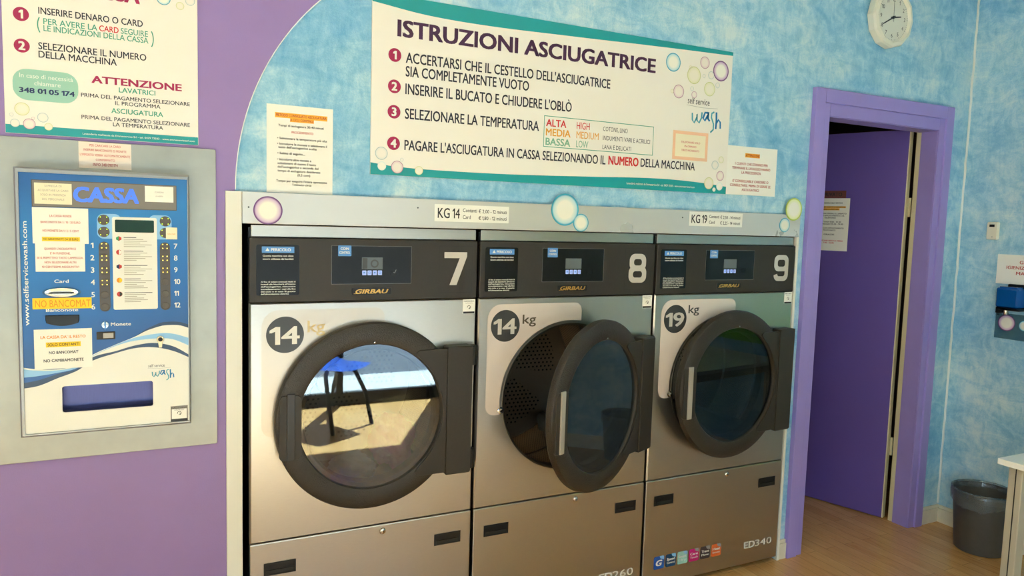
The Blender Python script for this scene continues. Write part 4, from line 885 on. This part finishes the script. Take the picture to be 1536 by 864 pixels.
# ------------------------------------------------------------------ wall clock
ck = thing('wall_clock', 'white twelve-sided wall clock above the purple door', 'clock', (2.893, .02, 2.575))
bm = bmesh.new(); lathe(bm, [(.128,0),(.140,-.006),(.140,-.036),(.134,-.046),(.118,-.050),(.110,-.036),(.0001,-.036)], (0,0,0), 12); 
finish('case', bm, M['clockw'], ck)
bm = bmesh.new(); lathe(bm, [(.1105,-.0362),(.0001,-.0364)], (0,0,0), 48); finish('dial', bm, M['dial'], ck)
P = Print(-.0368)
for h in range(1, 13):
    a = PI/2-h*PI/6; P.text(str(h), .083*math.cos(a), .083*math.sin(a)-.009, .018, 'hand', al='c', bold=-.004)
for k in range(60):
    a = 2*PI*k/60; q = .100 if k % 5 else .098; P.stroke([(q*math.cos(a), q*math.sin(a)), (.105*math.cos(a), .105*math.sin(a))], .0011 if k % 5 else .002, 'hand')
P.build('numerals', ck)
def handm(name, ang, ln, w, y, back=.015, m='hand'):
    a = PI/2-ang; P = bmesh.new(); ca, sa = math.cos(a), math.sin(a)
    q = [(-back,-w/2),(ln*.9,-w*.35),(ln,0),(ln*.9,w*.35),(-back,w/2)]; slab(P, [(x*ca-z*sa, x*sa+z*ca) for x, z in q], y-.001, y); finish(name, P, M[m], ck)
handm('hour_hand', 2*PI*(2.67/12), .058, .008, -.0385); handm('minute_hand', 2*PI*(40.2/60), .084, .007, -.0400); handm('second_hand', 2*PI*(59.6/60), .085, .0022, -.0415, .02, 'thin')
bm = bmesh.new(); lathe(bm, [(.0001,-.0455),(.006,-.045),(.007,-.038)], (0,0,0), 20); finish('hub', bm, M['hand'], ck, smooth=40)

# ------------------------------------------------------------------ right wall fittings (built facing -y, turned to face -x)
RT = -PI/2
tb = thing('thermostat', 'small cream wall sensor with a dark slot, high on the right wall', 'sensor', (XR, -.158, 1.589), RT)
bm = bmesh.new(); slab(bm, rrect(-.026,.026,-.046,.044,.008), -.022, 0, bev=.004); finish('case', bm, M['dev'], tb, smooth=40)
bm = bmesh.new(); slab(bm, rrect(-.013,.013,.018,.031,.002), -.0226, -.021); finish('slot', bm, M['recess'], tb)
bm = bmesh.new(); lathe(bm, [(.0001,-.0008),(.003,0)], (.004,-.022,-.032), 12); finish('sensor_dot', bm, M['thin'], tb)
o = bpy.data.objects.new('x', None); bpy.data.objects.remove(o)
bm = bmesh.new(); box(bm, -.130, .130, -.0012, 0, -.074, .074); gs = finish('notice', bm, M['paper']); gs.location = (XR-.0005, -.318, 1.3975); gs.rotation_euler = (0,0,RT); tag(gs, 'white hand gel notice with red print on the right wall', 'notice')
P = Print(-.0016); 
for k, (s, w) in enumerate((('GEL',.044),('IGIENIZZANTE',.165),('MANI',.07))): P.text(s, 0, .030-.0275*k, .0155, 'darkred', w=w, al='c', bold=.02)
P.build('lettering', gs)
ds = thing('gel_dispenser', 'blue gel dispenser in a black holder under the hand gel notice', 'dispenser', (XR, -.285, 1.18), RT)
bm = bmesh.new(); slab(bm, rrect(-.030,.070,.020,.146,.006), -.014, 0, bev=.003); box(bm, -.028,.068,-.080,-.012,.018,.030,.002); finish('holder', bm, M['recess'], ds)
bm = bmesh.new(); slab(bm, rrect(-.050,.058,.030,.128,.012), -.078, -.015, bev=.010); slab(bm, rrect(-.040,.048,.122,.134,.004), -.066, -.022, bev=.004); finish('bottle', bm, M['bottle'], ds, smooth=40)
bm = bmesh.new(); lathe(bm, [(.0001,-.006),(.012,-.006),(.014,0),(.014,.034),(.0001,.036)], (-.012,-.046,.0), 20, 'z'); finish('pump', bm, M['chrome'], ds, smooth=40)
bm = bmesh.new(); box(bm, -.048,-.028,-.07,-.02,.0,.030,.003); finish('bracket', bm, M['recess'], ds)
pl = thing('acrylic_plate', 'clear acrylic drip plate with bubble prints under the gel dispenser', 'plate', (XR, -.290, 1.113), RT)
bm = bmesh.new(); box(bm, -.083,.095,-.010,-.006,-.064,.064,.001); finish('plate', bm, M['plexi'], pl)
P = Print(-.0104); P.disc(-.027, .017, .042, 'b_purple', 0, 40, .041); P.disc(.058, .012, .026, 'b_blue', 0, 32); P.build('bubble_print', pl)
for x in (-.074, .086):
    bm = bmesh.new(); lathe(bm, [(.0001,-.006),(.005,-.006),(.005,0)], (x,0,.055), 12); finish('spacer', bm, M['chrome'], pl)

# ------------------------------------------------------------------ waste bin and table
bn = thing('waste_bin', 'round grey waste bin with a clear liner in the corner beside the table', 'bin', (3.437, -.308, 0))
bm = bmesh.new(); lathe(bm, [(.0001,.004),(.103,.004),(.108,.0),(.112,.004),(.132,.265),(.136,.268),(.139,.300),(.136,.302),(.129,.268),(.106,.01),(.0001,.008)], (0,0,0), 72, 'z'); finish('bucket', bm, M['bin'], bn, smooth=35)
bm = bmesh.new(); rnd = random.Random(3); rings = []
for r, z, j in ((.10,.05,.006),(.122,.18,.005),(.131,.285,.003),(.138,.309,.002),(.1425,.308,.001),(.1435,.288,.003),(.1425,.265,.005),(.1400,.235,.007)):
    rings.append([bm.verts.new(((r+rnd.uniform(-.2,1)*j*.4)*math.cos(2*PI*k/72), (r+rnd.uniform(-.2,1)*j*.4)*math.sin(2*PI*k/72), z+rnd.uniform(-1,1)*j+(.012*math.sin(2*PI*k/72*3+1) if z < .25 and r > .139 else 0))) for k in range(72)])
for A, B in zip(rings, rings[1:]):
    for k in range(72): bm.faces.new((A[k],A[(k+1)%72],B[(k+1)%72],B[k]))
finish('liner', bm, M['liner'], bn, smooth=80)
tbl = thing('table', 'white laminate table with pale square legs beside the waste bin', 'table', (3.06, -1.45, 0))
TX0, TX1, TY0, TY1 = 2.57, 3.55, -2.05, -.842
O = tbl.location
bm = bmesh.new(); box(bm, TX0, TX1, TY0, TY1, .708, .731, .003); finish('table_top', bm, M['ttop'], tbl, O)
bm = bmesh.new()
for a in ((TX0+.05,TX1-.05,TY1-.06,TY1-.04),(TX0+.05,TX1-.05,TY0+.04,TY0+.06),(TX0+.045,TX0+.065,TY0+.05,TY1-.05),(TX1-.065,TX1-.045,TY0+.05,TY1-.05)): box(bm, *a, .655, .7075)
finish('apron', bm, M['tleg'], tbl, O)
for x in (TX0+.028, TX1-.078):
    for y in (TY0+.028, TY1-.078):
        bm = bmesh.new()
        box(bm, x, x+.05, y, y+.05, .006, .7075, .003); box(bm, x-.0006, x+.001, y+.021, y+.025, .01, .705, 0, 1)
        box(bm, x+.004, x+.046, y+.004, y+.046, 0, .006, 0, 1)
        finish('leg', bm, [M['tleg'], M['ring_back']], tbl, O)

# ------------------------------------------------------------------ beside the window, seen only in the dryer glass
o, c = sheet('notice_board', 'lime green board on the right wall above the white table', 'board', -.36, .36, .95, 1.25, -.012, 'green', .012); o.location = (XR-.012, -1.25, .955); o.rotation_euler = (0,0,RT)
for v in o.data.vertices: v.co.y -= .006
P = Print(-.0125); P.frame(-.36,.36,-.15,.15,.014,'tealtxt'); P.build('border', o)
ch = thing('chair', 'blue shell chair with curved dark legs by the shop window', 'chair', (.98, -3.12, 0), 2.6)
bm = bmesh.new()
prof = [(-.24,.445),(-.12,.435),(.06,.425),(.15,.44),(.20,.50),(.225,.62),(.245,.80)]; rows = []
for i, (yy, zz) in enumerate(prof):
    hw = (.20,.215,.22,.22,.21,.21,.18)[i]; rows.append([bm.verts.new((hw*u, yy+.02*u*u, zz+.025*u*u)) for u in linspace(-1,1,9)])
for A, B in zip(rows, rows[1:]):
    for k in range(8): bm.faces.new((A[k],A[k+1],B[k+1],B[k]))
bmesh.ops.solidify(bm, geom=bm.faces, thickness=.008); finish('shell', bm, M['bcloth'], ch, smooth=60)
for sx in (-1,1):
    for y0, y1 in ((-.10,-.23),(.08,.24)):
        bm = bmesh.new(); tube(bm, [(sx*.10, y0*.6, .425),(sx*.15, y0, .40),(sx*.19, (y0+y1)/2, .25),(sx*.20, y1, .0)], .016); finish('leg', bm, M['alu_dark'], ch, smooth=60)
